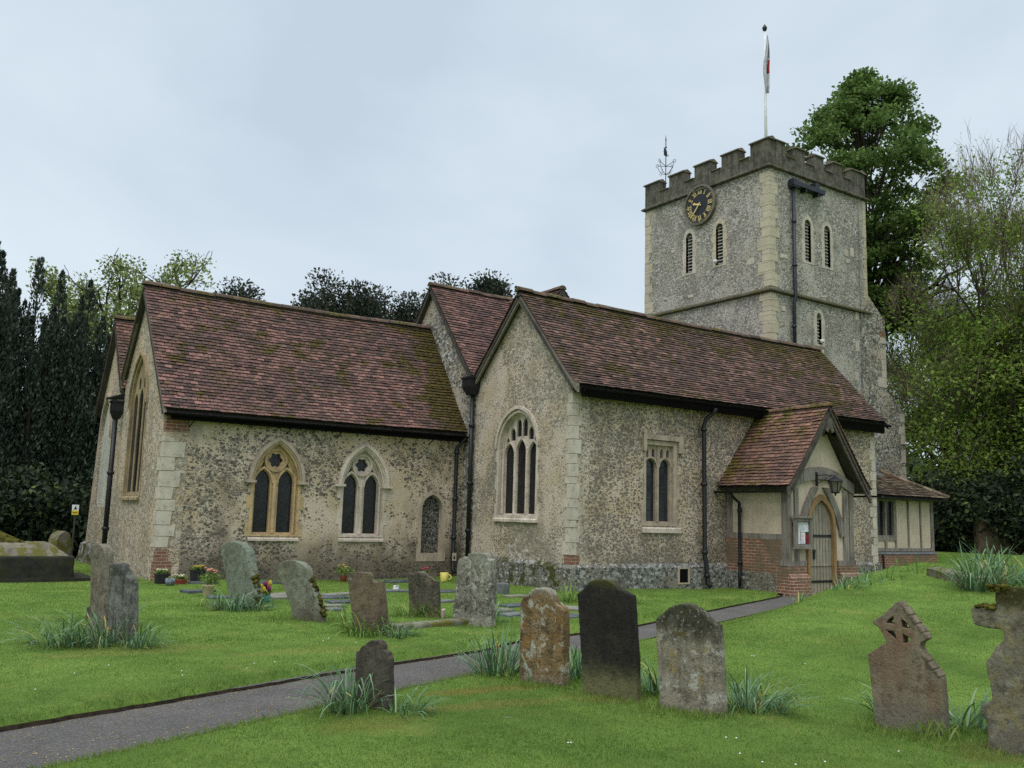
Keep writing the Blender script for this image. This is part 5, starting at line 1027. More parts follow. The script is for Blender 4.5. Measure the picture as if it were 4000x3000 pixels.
# moss cushions on the edges of the leaning stones
def cushions(parent,pts,r,seed,name='moss'):
    rg=random.Random(seed); V=[];F=[]
    for p in pts:
        c=Vector(p); R=r*rg.uniform(.6,1.3); bm=bmesh.new(); bmesh.ops.create_icosphere(bm,subdivisions=2,radius=1)
        sc=Vector((rg.uniform(.7,1.2),rg.uniform(.7,1.2),rg.uniform(.5,1.0)))*R; b=len(V)
        for v in bm.verts:
            q=v.co; k=1+.35*mnoise.noise(q*1.8+c*9); V.append(tuple(c+Vector((q.x*sc.x*k,q.y*sc.y*k,q.z*sc.z*k))))
        F+=[tuple(b+v.index for v in f.verts) for f in bm.faces]; bm.free()
    mb=MB(); mb.v=V; mb.f=F; mb.mi=[0]*len(F); o=mb.build(name,'moss',None,True,False)
    if parent is not None:
        for v in o.data.vertices: v.co=v.co-parent.location
        o.parent=parent
    return o
byname={o['label'][:28]:o for o in bpy.data.objects if o.get('category')=='gravestone'}
def edge_pts(key,d,z0,z1,n,right=True,seed=1):
    (B,yaw,poly,_)=STN[key]; th=math.radians(yaw); rt=Vector((math.sin(th),-math.cos(th),0)); nr=Vector((-math.cos(th),-math.sin(th),0)); rg=random.Random(seed); out=[]
    for i in range(n):
        z=rg.uniform(z0,z1); best=None
        for (a,b) in zip(poly,poly[1:]+poly[:1]):
            if (a[1]-z)*(b[1]-z)<=0 and abs(a[1]-b[1])>1e-6:
                s=a[0]+(b[0]-a[0])*(z-a[1])/(b[1]-a[1])
                if best is None or (s>best if right else s<best): best=s
        if best is not None: out.append(Vector(B)+rt*best+Vector((0,0,z))-nr*rg.uniform(.03,d))
    return out
def find(sub): return next(o for o in bpy.data.objects if sub in str(o.get('label','')))
M['moss_dark']=plain('moss_dark',(58,50,30),.98,.1,0,.6,14,.02)
o=cushions(find('pale green-grey'),edge_pts('s3',.17,.02,.52,30),.035,1); o=cushions(find('steeply leaning'),edge_pts('s4',.11,.10,.62,34),.03,2)
# moss along the arms and head of the stone cross
(B,yaw,poly,_)=STN['s13']; th=math.radians(yaw); rt=Vector((math.sin(th),-math.cos(th),0)); nr=Vector((-math.cos(th),-math.sin(th),0)); rg=random.Random(4); pts=[]
def pq(s,z,d): return Vector(B)+rt*s+Vector((0,0,z))-nr*d
sx=[p[0] for p in poly]; zt=max(p[1] for p in poly); arms=zt-.17
for i in range(40):
    pts.append(pq(rg.uniform(min(sx)+.02,min(sx)+.16),arms+rg.uniform(-.005,.012),rg.uniform(.0,.2)))
pts2=[pq(rg.uniform(-.09,.06),zt+rg.uniform(-.05,.0),rg.uniform(0,.02)) for i in range(40)]
cushions(find('massive weathered'),pts+pts2,.018,5)
# ------------------------------------------------------------------ chest tomb, kerbs, ledgers
M['tomb']=stone('tomb',(96,92,80),(72,68,60),(40,38,34),.5,1.0,.5,moss=.5,mossc=(84,80,36)); M['tomb_top']=stone('tomb_top',(124,118,102),(100,94,82),(62,58,48),.5,moss=.95,mossc=(92,88,38)); M['tomb_dark']=stone('tomb_dark',(54,52,46),(40,40,34),(28,28,26),.5,moss=.35,mossc=(58,62,32))
tb=thing('chest_tomb',(2.4,22.2,0),'low chest tomb with a moss-covered hipped lid near the dark yews','tomb')
def rough(o,amp=.03,vox=.04):
    rm=o.modifiers.new('body','REMESH'); rm.mode='VOXEL'; rm.voxel_size=vox; rm.use_smooth_shade=True; dm=o.modifiers.new('wear','DISPLACE'); dm.texture=dsp; dm.strength=amp; dm.mid_level=.5; dm.texture_coords='GLOBAL'; return o
mb=MB(); mb.box(.55,3.82,21.5,23.1,-.2,.50); rough(mb.build('plinth','tomb_dark',tb))
mb=MB(); mb.hexa([(.6,21.55,.48),(3.74,21.55,.48),(3.74,23.05,.48),(.6,23.05,.48),(.85,21.85,.76),(3.38,21.85,.76),(3.38,22.75,.76),(.85,22.75,.76)]); rough(mb.build('base','tomb_top',tb))
mb=MB(); mb.hexa([(1.0,21.9,.74),(2.98,21.9,.74),(2.98,22.7,.74),(1.0,22.7,.74),(1.3,22.15,1.0),(2.42,22.15,1.0),(2.42,22.45,1.0),(1.3,22.45,1.0)]); rough(mb.build('lid','moss',tb),.04)
mb=MB(); mb.box(.4,4.25,21.42,23.2,-.2,.05); mb.build('step','tomb_dark',tb)
def slabstone(name,cx,cy,w,d,h,rot,mat,label,cat='gravestone',tilt=0.0,amp=.02,rounded=True,group=None,vox=.025):
    m=MB(); pl=PL('E',0); z0=-.2
    prism(m,pl,(arch(0,w,z0,h*.72,h,8) if rounded else rect(-w/2,w/2,z0,h)),None,-d/2,d/2); o=m.build(name,mat,None)
    o.location=(cx,cy,g1(cx,cy)); o.rotation_euler=(tilt,0,rot); rough(o,amp,vox); return tag(o,label,cat,group)
slabstone('gravestone',3.95,24.3,.42,.3,.95,math.radians(-60),'tomb_top','short moss-capped stone standing just behind the end of the chest tomb',group='old gravestones in the churchyard grass')
slabstone('gravestone',.20,21.2,.66,.14,1.75,math.radians(-70),'st_s5','tall brown gravestone cut off by the left edge behind the chest tomb',group='old gravestones in the churchyard grass')
def kerb(p,q,w,h,mat,label,name='grave_kerb',lift=0.0):
    p=Vector((p[0],p[1],0)); q=Vector((q[0],q[1],0)); D=(q-p).normalized(); s=Vector((-D.y,D.x,0))*w/2; z=lambda v:g1(v.x,v.y)
    m=MB(); P=[p-s,q-s,q+s,p+s]; m.hexa([(v.x,v.y,z(v)-.12) for v in P]+[(v.x,v.y,z(v)+h+lift) for v in P]); o=m.build(name,mat,None); o0=Vector(((p.x+q.x)/2,(p.y+q.y)/2,z((p+q)/2)))
    for v in o.data.vertices: v.co-=o0
    o.location=o0; rough(o,.03,.025); return tag(o,label,'grave kerb')
k1=kerb((6.02,11.42),(7.50,11.82),.20,.085,'tomb_top','mossy stone grave kerb lying in front of the lichen-speckled gravestone')
rg=random.Random(2); 
k2=kerb((4.28,6.16),(4.80,6.44),.09,.0,'tomb_top','sunken strip of pale stone kerb in the foreground turf')
k3=kerb((16.5,9.78),(15.75,8.62),.30,.16,'tomb_top','mossy brown kerbstone on the hump beside the daffodils')
k4=kerb((15.30,8.62),(15.92,8.18),.24,.20,'tomb_top','worn square stone block among the daffodils on the hump')
M['slate']=plain('slate',(86,90,94),.6,.3,0,.3,6); M['ledger_pale']=stone('ledger_pale',(132,128,116),(112,108,98),(92,90,80),.4); M['ledger_grey']=stone('ledger_grey',(112,114,112),(92,94,92),(66,66,62),.4)
LED=[(5.43,18.12,.55,.4,'slate','grey ledger stone set in the grass behind the tan flower pot'),(5.45,16.73,.5,.35,'slate','grey ledger stone in the grass just behind the pale green gravestone'),(7.35,19.75,.6,.4,'slate','blue-grey ledger stone at the wall foot left of the leaning stone'),
(6.42,16.71,.7,.5,'ledger_pale','worn buff ledger stone behind the vase of tulips'),(6.35,16.15,.4,.3,'ledger_pale','small pale ledger stone beside the steeply leaning gravestone'),(7.22,16.07,.6,.42,'slate','smooth slate ledger stone right of the steeply leaning gravestone'),(7.62,16.5,.7,.3,'ledger_pale','flaking buff ledger stone behind the notched brown gravestone'),
(7.1,15.24,.55,.34,'slate','slate ledger stone with pale stripes against the notched brown gravestone'),(6.69,14.79,.45,.3,'ledger_pale','pale thin ledger stone between the leaning and the notched gravestones'),(6.46,14.33,.4,.3,'ledger_grey','dull grey ledger stone nearest the path behind the notched stone'),(10.45,19.49,.8,.5,'slate','large slate ledger stone under the second chancel window'),
(9.08,17.07,.6,.36,'ledger_grey','grey ledger stone carrying a small white vase'),(10.25,16.93,.8,.4,'slate','dark slate ledger stone between the streaked and the speckled gravestones'),(11.08,15.61,.5,.25,'ledger_pale','buff ledger stone in the lawn near the mossy plinth'),(9.76,13.71,.6,.34,'slate','blue slate ledger stone left of the orange lichen gravestone'),
(9.0,13.27,.6,.4,'ledger_pale','pale ledger stone right of the speckled gravestone'),(9.0,12.74,.45,.3,'ledger_grey','grey ledger stone close behind the orange lichen gravestone'),(10.43,12.92,.4,.5,'ledger_pale','sandy ledger stone seen between the orange and the black gravestones'),(9.81,12.18,.4,.3,'slate','small slate ledger stone seen low between the orange and the black gravestones'),(9.0,14.96,.4,.25,'ledger_grey','grey ledger stone right of the streaked dark gravestone'),(6.05,19.9,.6,.4,'slate','slate ledger stone by the wall right of the planters')]
for (x,y,a,b,mt,lb) in LED:
    m=MB(); z=g1(x,y); rg=random.Random(int(x*100)); r=rg.uniform(-.25,.25); ca,sa=math.cos(r),math.sin(r)
    P=[(x+ca*u-sa*v,y+sa*u+ca*v) for u,v in ((-a/2,-b/2),(a/2,-b/2),(a/2,b/2),(-a/2,b/2))]; m.hexa([(u,v,z-.1) for u,v in P]+[(u,v,z+rg.uniform(.025,.045)) for u,v in P]); o=m.build('ledger_stone',mt,None)
    for vv in o.data.vertices: vv.co-=Vector((x,y,z))
    o.location=(x,y,z); bv=o.modifiers.new('edge','BEVEL'); bv.width=.012; bv.segments=2; tag(o,lb,'ledger stone','flat ledger stones in the lawn')
# small stone cube and plaque
slabstone('stone_block',11.26,16.33,.22,.2,.22,.3,'ledger_grey','small squat stone block on the lawn before the mossy plinth','stone block',rounded=False)
slabstone('stone_plaque',7.63,12.68,.16,.06,.14,-.6,'frame_grey','little framed plaque standing at the foot of the streaked dark gravestone','plaque',rounded=False,amp=.004,vox=.012)
# ------------------------------------------------------------------ pots and planters
def leaves_np(P,size,up=.4,elong=2.0,rng=RNG,dirs=None):
    """P (n,3) centres -> diamond leaves"""
    n=len(P); d=rng.normal(size=(n,3)) if dirs is None else dirs+rng.normal(size=(n,3))*.35
    d[:,2]+=0; d/=np.linalg.norm(d,axis=1)[:,None]; nr=rng.normal(size=(n,3)); nr[:,2]+=up; s=np.cross(d,nr); s/=np.linalg.norm(s,axis=1)[:,None]+1e-9
    L=(size*rng.uniform(.65,1.3,n))[:,None]; W=L/elong; bend=np.cross(s,d)*L*.15
    V=np.stack([P-d*L*.5,P+s*W*.5+bend*.6,P+d*L*.5-bend,P-s*W*.5+bend*.6],1).reshape(-1,3); F=np.arange(4*n).reshape(n,4); return V,F
M['petal_cream']=plain('petal_cream',(204,200,164),.8,.2,0,.1); M['petal_yellow']=plain('petal_yellow',(200,170,60),.7,.2,0,.1); M['petal_pink']=plain('petal_pink',(190,130,110),.8,.2,0,.2); M['petal_purple']=plain('petal_purple',(130,50,90),.7,.2,0,.2); M['petal_magenta']=plain('petal_magenta',(170,70,98),.7,.2,0,.2); M['terracotta']=plain('terracotta',(140,72,54),.8,.2); M['teal']=plain('teal',(74,140,140),.5,.4,0,.1); M['tan_pot']=plain('tan_pot',(188,170,138),.8,.2,0,.12); M['pot_blue']=plain('pot_blue',(128,136,146),.6,.3,0,.35,14); M['mug_yellow']=plain('mug_yellow',(222,206,110),.4,.4,0,.06); M['planter_black']=plain('planter_black',(40,40,42),.6,.3,0,.2)
def plantlet(parent,c,r,h,n,fl=None,flm=None,nf=10,leaf='leaf_grassy',size=.06):
    c=np.array(c); P=c+RNG.normal(size=(n,3))*np.array([r,r,h*.35])*.55+np.array([0,0,h*.45]); V,F=leaves_np(P,size); npmesh('foliage',V,F,leaf,parent)
    if flm:
        m=MB()
        for k in range(nf):
            a=RNG.uniform(0,6.28); q=r*math.sqrt(RNG.uniform(0,.9)); p=(c[0]+q*math.cos(a),c[1]+q*math.sin(a),c[2]+h*RNG.uniform(.75,1.1)); m.lathe([(.004,-fl*.5),(fl*.7,-fl*.3),(fl,0),(fl*.8,fl*.5),(fl*.3,fl*.7)],p,6)
        m.build('flower',flm,parent,True)
def boxpot(name,x0,x1,y,dep,h,mat,lb,cat,fl,leafn=120,rot=0):
    z=g1((x0+x1)/2,y); cx=(x0+x1)/2; t_=thing(name,(cx,y,z),lb,cat); m=MB(); w=(x1-x0)/2
    m.hexa([(cx-w*.9,y-dep*.45,z-.02),(cx+w*.9,y-dep*.45,z-.02),(cx+w*.9,y+dep*.45,z-.02),(cx-w*.9,y+dep*.45,z-.02),(cx-w,y-dep/2,z+h),(cx+w,y-dep/2,z+h),(cx+w,y+dep/2,z+h),(cx-w,y+dep/2,z+h)]); m.box(cx-w*1.03,cx+w*1.03,y-dep*.53,y+dep*.53,z+h-.025,z+h+.006); m.build('planter_box',mat,t_)
    for dx in (-.45,.45): plantlet(t_,(cx+dx*w,y,z+h),w*.55,.09,leafn,.019,fl,8)
boxpot('planter',5.10,5.36,19.95,.24,.20,'planter_black','square black planter with cream flowers at the chancel corner','planter','petal_cream')
boxpot('planter',5.86,6.12,20.1,.26,.25,'planter_black','square black planter with yellow-green flowers right of the red trough','planter','petal_yellow')
boxpot('flower_trough',5.42,5.66,19.75,.16,.09,'terracotta','low terracotta trough of cream flowers between the black planters','trough','petal_cream',80)
def roundpot(name,x,y,prof,mat,lb,cat):
    z=g1(x,y); t_=thing(name,(x,y,z),lb,cat); m=MB(); m.lathe(prof,(x,y,z),14); m.build('pot',mat,t_,True); return t_,z
t_,z=roundpot('stone_bowl',5.27,19.5,[(.05,0),(.08,.02),(.10,.08),(.09,.14),(.075,.145)],'pot_blue','small blue-grey stone bowl between the planter and the trough','bowl'); plantlet(t_,(5.27,19.5,z+.13),.06,.05,30,size=.04)
t_,z=roundpot('flower_pot',5.40,17.4,[(.085,-.01),(.09,.0),(.105,.17),(.112,.175),(.112,.20),(.08,.2)],'tan_pot','tan flower pot holding a bushy green plant with pinkish heads','flower pot'); plantlet(t_,(5.42,17.4,z+.18),.15,.30,420,.035,'petal_pink',10,size=.05)
t_,z=roundpot('tulip_vase',5.89,15.74,[(.05,-.01),(.055,0),(.075,.14),(.07,.145)],'teal','teal vase of yellow and purple tulips on the grass','vase'); plantlet(t_,(5.89,15.74,z+.12),.07,.14,60,size=.10)
for k,(dx,dy,dz,mt) in enumerate(((-.09,.03,.22,0),(-.03,-.02,.27,1),(.06,.0,.28,0),(.0,.05,.24,1),(-.06,-.04,.18,0),(.03,-.05,.2,1))): m=MB(); m.lathe([(.01,-.02),(.032,.01),(.036,.04),(.026,.075),(.008,.09)],(5.89+dx,15.74+dy,z+dz),7); m.build('tulip','petal_purple' if mt else 'petal_yellow',t_,True)
t_,z=roundpot('flower_pot',9.40,20.2,[(.06,-.01),(.065,0),(.085,.13),(.085,.15)],'terracotta','red flower pot with green leaves and yellow flowers at the chancel wall foot','flower pot'); plantlet(t_,(9.4,20.2,z+.14),.17,.22,260,.022,'petal_yellow',6)
t_,z=roundpot('vase',9.15,17.12,[(.06,0.03),(.07,.05),(.05,.09),(.055,.12)],'white','small white vase on a grey ledger stone','vase'); plantlet(t_,(9.15,17.12,z+.1),.07,.07,26,size=.05)
t_,z=roundpot('mug',11.60,19.3,[(.085,0),(.09,.01),(.105,.20),(.10,.205)],'mug_yellow','big pale yellow mug on the grass behind the streaked dark gravestone','mug'); m=MB(); m.tube([(11.60+.09*math.sqrt(.5)*1.1+.0+.07*math.sin(a)*.82,19.3-.075-.07*math.sin(a)*.57,z+.10+.055*math.cos(a)) for a in np.linspace(0,math.pi,8)],.014,6); m.build('handle','mug_yellow',t_,True)
t_,z=roundpot('flower_pot',11.25,19.6,[(.06,-.01),(.06,0),(.07,.12),(.07,.13)],'white','white pot of magenta flowers beside the yellow mug','flower pot'); plantlet(t_,(11.25,19.6,z+.14),.09,.16,60,.03,'petal_magenta',10)
# notice on a post by the yews
sg=thing('warning_sign',(4.75,27.3,0),'small white and yellow warning sign on a post before the yews','sign'); rx=Vector((.93,-.36,0)); fx_=Vector((-.36,-.93,0))
def sq(m,a0,a1,z0,z1,d,mi=0):
    c=Vector((4.75,27.3,0)); m.hexa([tuple(c+rx*a+fx_*dd+Vector((0,0,zz))) for zz in (z0,z1) for a,dd in ((a0,d),(a1,d),(a1,d-.012),(a0,d-.012))],mi)
m=MB(); m.tube([(4.75,27.3,-.2),(4.75,27.3,1.55)],.025,6); m.build('post','timber_dark',sg)
m=MB(); sq(m,-.085,.085,1.30,1.57,.05,0); sq(m,-.085,.085,1.30,1.42,.054,1); sq(m,-.018,.018,1.46,1.53,.054,2); sq(m,-.04,.04,1.445,1.475,.0545,2); sq(m,-.06,.06,1.35,1.37,.056,2); M['sign_yellow']=plain('sign_yellow',(214,184,50),.5,.3,0,.1); m.build('plate',['white','sign_yellow','black'],sg)
# ------------------------------------------------------------------ daffodil clumps
def clump(x,y,n,L,spread,lean,lb,mat='leaf_daff',rad=.12,wid=.008,seed=0,up=1.0,elx=1.0):
    rng=np.random.default_rng(seed+100); V=[];F=[]; b=0
    for i in range(n):
        a=rng.uniform(0,6.283); r=rad*math.sqrt(rng.uniform(0,1)); bx,by=x+r*math.cos(a)*elx,y+r*math.sin(a)/max(elx,.5); z=g1(bx,by)-.02
        dr=np.array([math.cos(a),math.sin(a)])*rng.uniform(.3,1)+np.array(lean)+rng.normal(size=2)*.25; dn=np.linalg.norm(dr)+1e-6; dd=dr/dn; l=L*1.15*rng.uniform(.55,1.2); e0=math.radians(rng.uniform(34,84))*up; curl=rng.uniform(.25,1.0)*spread*1.1+.0; p=np.array([bx,by,z]); w=wid*rng.uniform(.7,1.2); side=np.array([-dd[1],dd[0],0]); tw=rng.normal()*.4; el=e0; k=6; flop=rng.uniform(0,1)<.35
        for j in range(k+1):
            t=j/k; ww=w*(1-.75*max(0,(t-.55)/.45)**1.5); s=side*math.cos(tw*t)+np.array([0,0,1])*math.sin(tw*t); V+= [p-s*ww/1,p+s*ww/1]
            el=e0-curl*(t**1.3)*2.0-(1.3 if flop and t>.55 else 0); st=l/k; q=p+np.array([dd[0]*math.cos(el),dd[1]*math.cos(el),math.sin(el)])*st
            gl_=float(gz(np.array([q[0]]),np.array([q[1]]))[0]) if j>2 else -9
            q[2]=max(q[2],gl_+.012); p=q
        F+=[(b+2*j,b+2*j+1,b+2*j+3,b+2*j+2) for j in range(k)]; b+=2*(k+1)
    V=np.array(V); z0=g1(x,y); o=npmesh('daffodil_clump',V-np.array([x,y,z0]),np.array(F),mat); o.location=(x,y,z0); return tag(o,lb,'plant','daffodil clumps in the grass')
clump(2.45,11.75,190,.46,.85,(-.35,-.2),'grey-green daffodil clump at the foot of the tall narrow gravestone',rad=.30,seed=1,wid=.0062); clump(2.05,11.95,110,.42,.9,(-.5,-.1),'spreading daffodil clump left of the paired gravestones',rad=.30,seed=2,wid=.0062); clump(2.78,11.25,70,.34,1.0,(.3,-.4),'low daffodil leaves under the split gravestone',rad=.18,seed=3,wid=.0062)
clump(4.95,14.75,110,.42,1.1,(-.3,-.25),'flopped daffodil clump before the pale green gravestone',rad=.26,seed=4); clump(5.35,14.55,40,.3,1.1,(.3,-.3),'few daffodil leaves at the right foot of the pale green gravestone',rad=.14,seed=5)
clump(5.62,11.35,120,.34,1.15,(-.1,-.3),'drooping yellowing daffodil clump before the notched brown gravestone','leaf_grassy',.26,seed=6); clump(5.95,10.98,60,.30,1.1,(.2,-.3),'daffodil leaves at the right foot of the notched brown gravestone',rad=.16,seed=7); clump(5.75,12.05,36,.42,.7,(-.3,.0),'straw-tipped leaves between the leaning and the notched gravestones','leaf_grassy',.16,seed=8)
clump(7.28,13.05,90,.36,1.1,(-.3,-.1),'green and straw leaves left of the streaked dark gravestone','leaf_grassy',.26,seed=9); clump(8.1,12.0,40,.40,.8,(.3,.0),'thin daffodil leaves right of the speckled gravestone',rad=.14,seed=10)
clump(3.40,7.08,120,.46,.75,(-.35,-.05),'big blue-green daffodil clump around the little dark gravestone',rad=.15,seed=11,wid=.006); clump(3.78,6.78,46,.28,1.2,(.45,-.4),'arching daffodil leaves at the right foot of the little dark gravestone',rad=.13,seed=12,wid=.006)
clump(5.52,8.05,150,.48,.38,(-.12,.0),'upright pale daffodil clump left of the orange lichen gravestone',rad=.24,seed=13,wid=.0062); clump(6.15,7.55,120,.46,.45,(.05,.0),'daffodil clump filling the gap between the orange and the black gravestones',rad=.18,seed=14,wid=.0062); clump(6.28,6.45,90,.40,.9,(-.1,.0),'daffodil leaves between the black and the mossy-headed gravestones',rad=.18,seed=15,wid=.0062)
clump(6.55,5.55,170,.38,.95,(.35,-.15),'dense daffodil clump right of the mossy-headed gravestone',rad=.24,seed=16,wid=.006); clump(7.45,4.9,40,.30,1.0,(-.5,.2),'low leaves behind the left edge of the rust-stained gravestone',rad=.14,seed=17); clump(7.55,4.25,60,.34,1.0,(.4,-.1),'daffodil leaves behind the right edge of the rust-stained gravestone',rad=.16,seed=18)
clump(15.38,8.35,170,.62,.55,(-.05,-.1),'tall dark daffodil clump on the hump before the vestry',rad=.26,seed=19,wid=.010); clump(16.4,8.35,140,.58,.8,(.35,-.2),'spreading daffodil clump on the hump right of the mossy block',rad=.38,seed=20,wid=.010); clump(21.5,11.4,60,.6,.6,(0,0),'distant daffodil clump on the lawn beyond the hump',rad=.4,seed=21,wid=.012)
clump(13.9,9.85,46,.26,.8,(.2,-.1),'straggling leaves on the bank beside the porch path','leaf_daff',.30,seed=22); clump(14.6,10.0,40,.26,.8,(.1,.1),'straggling leaves along the bank top before the aisle corner','leaf_daff',.34,seed=23); clump(15.5,10.15,36,.32,.7,(-.1,.1),'tall straggling leaves on the bank before the vestry','leaf_grassy',.36,seed=24); clump(16.6,10.3,26,.34,.6,(0,0),'thin upright leaves on the bank before the vestry corner','leaf_grassy',.34,seed=25); clump(12.9,10.05,12,.34,.5,(0,0),'lone wisp of leaves by the path near the porch','leaf_grassy',.07,seed=26)
clump(11.1,13.95,70,.42,.6,(.1,0),'green leaf clump in front of the mossy plinth corner','leaf_grassy',.2,seed=27); clump(12.2,13.3,30,.3,.8,(0,0),'small leaf clump right of the black gravestone head','leaf_grassy',.12,seed=28)
# ------------------------------------------------------------------ trees
GZ0=lambda x,y:0.0
def thick_branch(mb,pts,r0,r1,n=7):
    k=len(pts); mb.tube(pts,[r0+(r1-r0)*(i/(k-1))**.8 for i in range(k)],n,0,False)
def grow(mb,p,d,L,r,depth,tips,rng,split=(2,3),spread=.55,shrink=.72,upw=.15,minr=.012,wob=.18,sides=(8,6,5,4,3,3,3)):
    """recursive limb; collects twig points"""
    k=5; P=[Vector(p)]; d=Vector(d).normalized()
    for i in range(k):
        d=(d+Vector(rng.normal(size=3))*wob*.5+Vector((0,0,upw*.25))).normalized(); P.append(P[-1]+d*L/k)
    mb.tube(P,[max(minr,r*(1-.4*i/k)) for i in range(k+1)],sides[min(depth[0]-depth[1],6)],0,False)
    if depth[1]<=1:
        for q in P[1:]: tips.append((q,d.copy()))
    if depth[1]==0: return
    for j in range(rng.integers(split[0],split[1]+1)):
        ax=d.orthogonal().normalized(); ax.rotate(Matrix.Rotation(rng.uniform(0,6.283),3,d)); nd=(d+ax*rng.uniform(.5,1.0)*spread*1.6+Vector((0,0,upw))).normalized()
        t=rng.uniform(.55,1.0) if j>0 else 1.0; q=P[min(k,int(t*k))]
        grow(mb,q,nd,L*shrink*rng.uniform(.8,1.15),r*.6,(depth[0],depth[1]-1),tips,rng,split,spread,shrink,upw,minr,wob,sides)
def crown_leaves(name,parent,pts,per,rad,size,mat,rng,flat=.7,up=.5,elong=1.7):
    C=np.array([tuple(p) for p in pts]); P=np.repeat(C,per,0)+np.clip(rng.normal(size=(len(C)*per,3)),-1.7,1.7)*np.array([rad,rad,rad*flat])
    V,F=leaves_np(P,size,up,elong,rng); return npmesh(name,V,F,mat,parent)
def yew(x,y,h,w,lb,seed,n=40000):
    """upright fastigiate yew: many steep plumes ending in spires"""
    rng=np.random.default_rng(seed); t_=thing('yew_tree',(x,y,0),lb,'tree','dark upright yews left of the church'); m=MB(); m.tube([(x,y,-.2),(x+.1,y,h*.4),(x,y,h*.8)],[.35,.22,.05],8,0,False)
    Ps=[];Ds=[]; ns=30
    for k in range(ns):
        a=rng.uniform(0,6.283); r=w*math.sqrt(rng.uniform(0,1)); hh=h*1.05*(1-.20*(r/w)**1.5)*rng.uniform(.70,1.10); bx,by=x+r*math.cos(a),y+r*math.sin(a); n1=n//ns
        m.tube([(x+(bx-x)*.3,y+(by-y)*.3,.8),(bx,by,hh*.55),(bx,by,hh*.97)],[.10,.06,.01],4,0,False)
        tt=rng.uniform(0,1,n1)**.75; z=hh*(.02+.98*tt); prof=np.where(tt<.62,1.0,np.clip((1-tt)/.38,0,1)**.75)*.66+.05; aa=rng.uniform(0,6.283,n1); rr=prof*np.sqrt(rng.uniform(.2,1,n1))*w/2.0
        rr*=1+.25*np.sin(z*2.3+k)+.18*np.sin(z*5.1+2*k+aa*2)
        Ps.append(np.stack([bx+rr*np.cos(aa),by+rr*np.sin(aa),z],1)); Ds.append(np.stack([.32*np.cos(aa),.32*np.sin(aa),np.full(n1,1.0)],1))
    m.build('trunk','bark',t_,True,False); V,F=leaves_np(np.concatenate(Ps),.15,.1,2.6,rng,np.concatenate(Ds)); npmesh('crown',V,F,'leaf_yew',t_)
for i,(x,y,h,w,lb) in enumerate([(.4,32.2,8.5,1.55,'upright dark yew at the far left of the yew row'),(2.5,32.2,9.0,1.55,'tallest dark yew with a single high spire, near the left picture edge'),(4.0,33.2,8.7,1.55,'dark yew with twin spires beside the tallest one'),(5.5,33.8,8.4,1.55,'broad dark yew in front of the pale spring tree'),(6.9,34.4,7.0,1.55,'lower dark yew next to the north chapel gable'),(8.6,35.0,6.2,1.55,'last dark yew half hidden by the north chapel roof'),(-1.6,31.6,8.0,1.55,'dark yew outermost left, mostly out of the picture')]): yew(x,y,h,w,lb,200+i)
def shrub(x,y,w,h,lb,seed,n=5000,mat='leaf_laurel',size=.20,name='shrub',group='dark evergreen shrubs',base=None):
    rng=np.random.default_rng(seed); z0=g1(x,y) if base is None else base; t_=thing(name,(x,y,z0),lb,'shrub',group); m=MB()
    for k in range(7):
        a=rng.uniform(0,6.283); m.tube([(x,y,z0-.1),(x+.3*w*math.cos(a),y+.3*w*math.sin(a),z0+h*.45),(x+.6*w*math.cos(a),y+.6*w*math.sin(a),z0+h*.8)],[.06,.04,.012],5,0,False)
    m.build('stems','bark',t_,True,False); C=[]
    while len(C)<46:
        p=rng.uniform(-1,1,3); r=np.linalg.norm(p)
        if .45<r<1.0 and p[2]>-.95: C.append((x+p[0]*w,y+p[1]*w,z0+h*.52+p[2]*h*.5))
    crown_leaves('foliage',t_,C,n//46,.19*w+.06,size,mat,rng,.8,.6,1.8)
for i,(x,y,w,h,lb) in enumerate([(2.2,29.8,1.3,2.3,'dark shrub beneath the left-hand yews'),(4.4,30.6,1.4,2.6,'dark shrub with a few bright leaves beside the warning sign'),(6.3,31.4,1.3,2.4,'dark shrub against the north chapel corner'),(.2,29.2,1.3,2.2,'dark shrub at the left picture edge behind the tomb')]): shrub(x,y,w,h,lb,300+i)
for i,(x,y,w,h,lb) in enumerate([(32.6,18.6,1.5,2.7,'dark shrub behind the vestry corner'),(33.2,17.0,1.5,2.7,'tall dark shrub right of the vestry beneath the beech'),(33.4,15.0,1.7,3.4,'big blue-green evergreen shrub at the right picture edge'),(35.6,13.4,1.8,3.2,'dark evergreen shrub beyond the right edge'),(36.5,19.0,2.0,3.4,'dark shrub in the gloom behind the brick ruin'),(34.8,20.9,1.9,3.2,'dark shrub between the buttress and the beech trunk'),(37.5,16.4,2.0,3.0,'tall shadowed shrub behind the beech'),(39.0,13.5,2.2,3.2,'shadowed evergreen shrub far right behind the others'),(35.0,23.0,1.8,3.4,'dark shrub behind the tower buttress')]): shrub(x,y,w,h,lb,320+i,6000)
M['brick_old']=brick('brick_old',(92,72,60),(76,62,54),(96,90,76),1.0)
# old brick wall in the shade
m=MB(); rg=random.Random(6); 
for k in range(12):
    a=k/12; x0=31.9+.45*k; y0=17.2-.33*k; hgt=1.3+.5*math.sin(k*.6)+rg.uniform(-.1,.1); m.hexa([(x0,y0,.2),(x0+.45,y0-.33,.2),(x0+.6,y0-.05,.2),(x0+.15,y0+.28,.2),(x0,y0,.6+hgt),(x0+.45,y0-.33,.6+hgt*.97),(x0+.6,y0-.05,.6+hgt*.97),(x0+.15,y0+.28,.6+hgt)])
o=m.build('brick_wall','brick_old',None); tag(o,'ruinous brown brick wall in the shade of the beech, right of the vestry','wall')
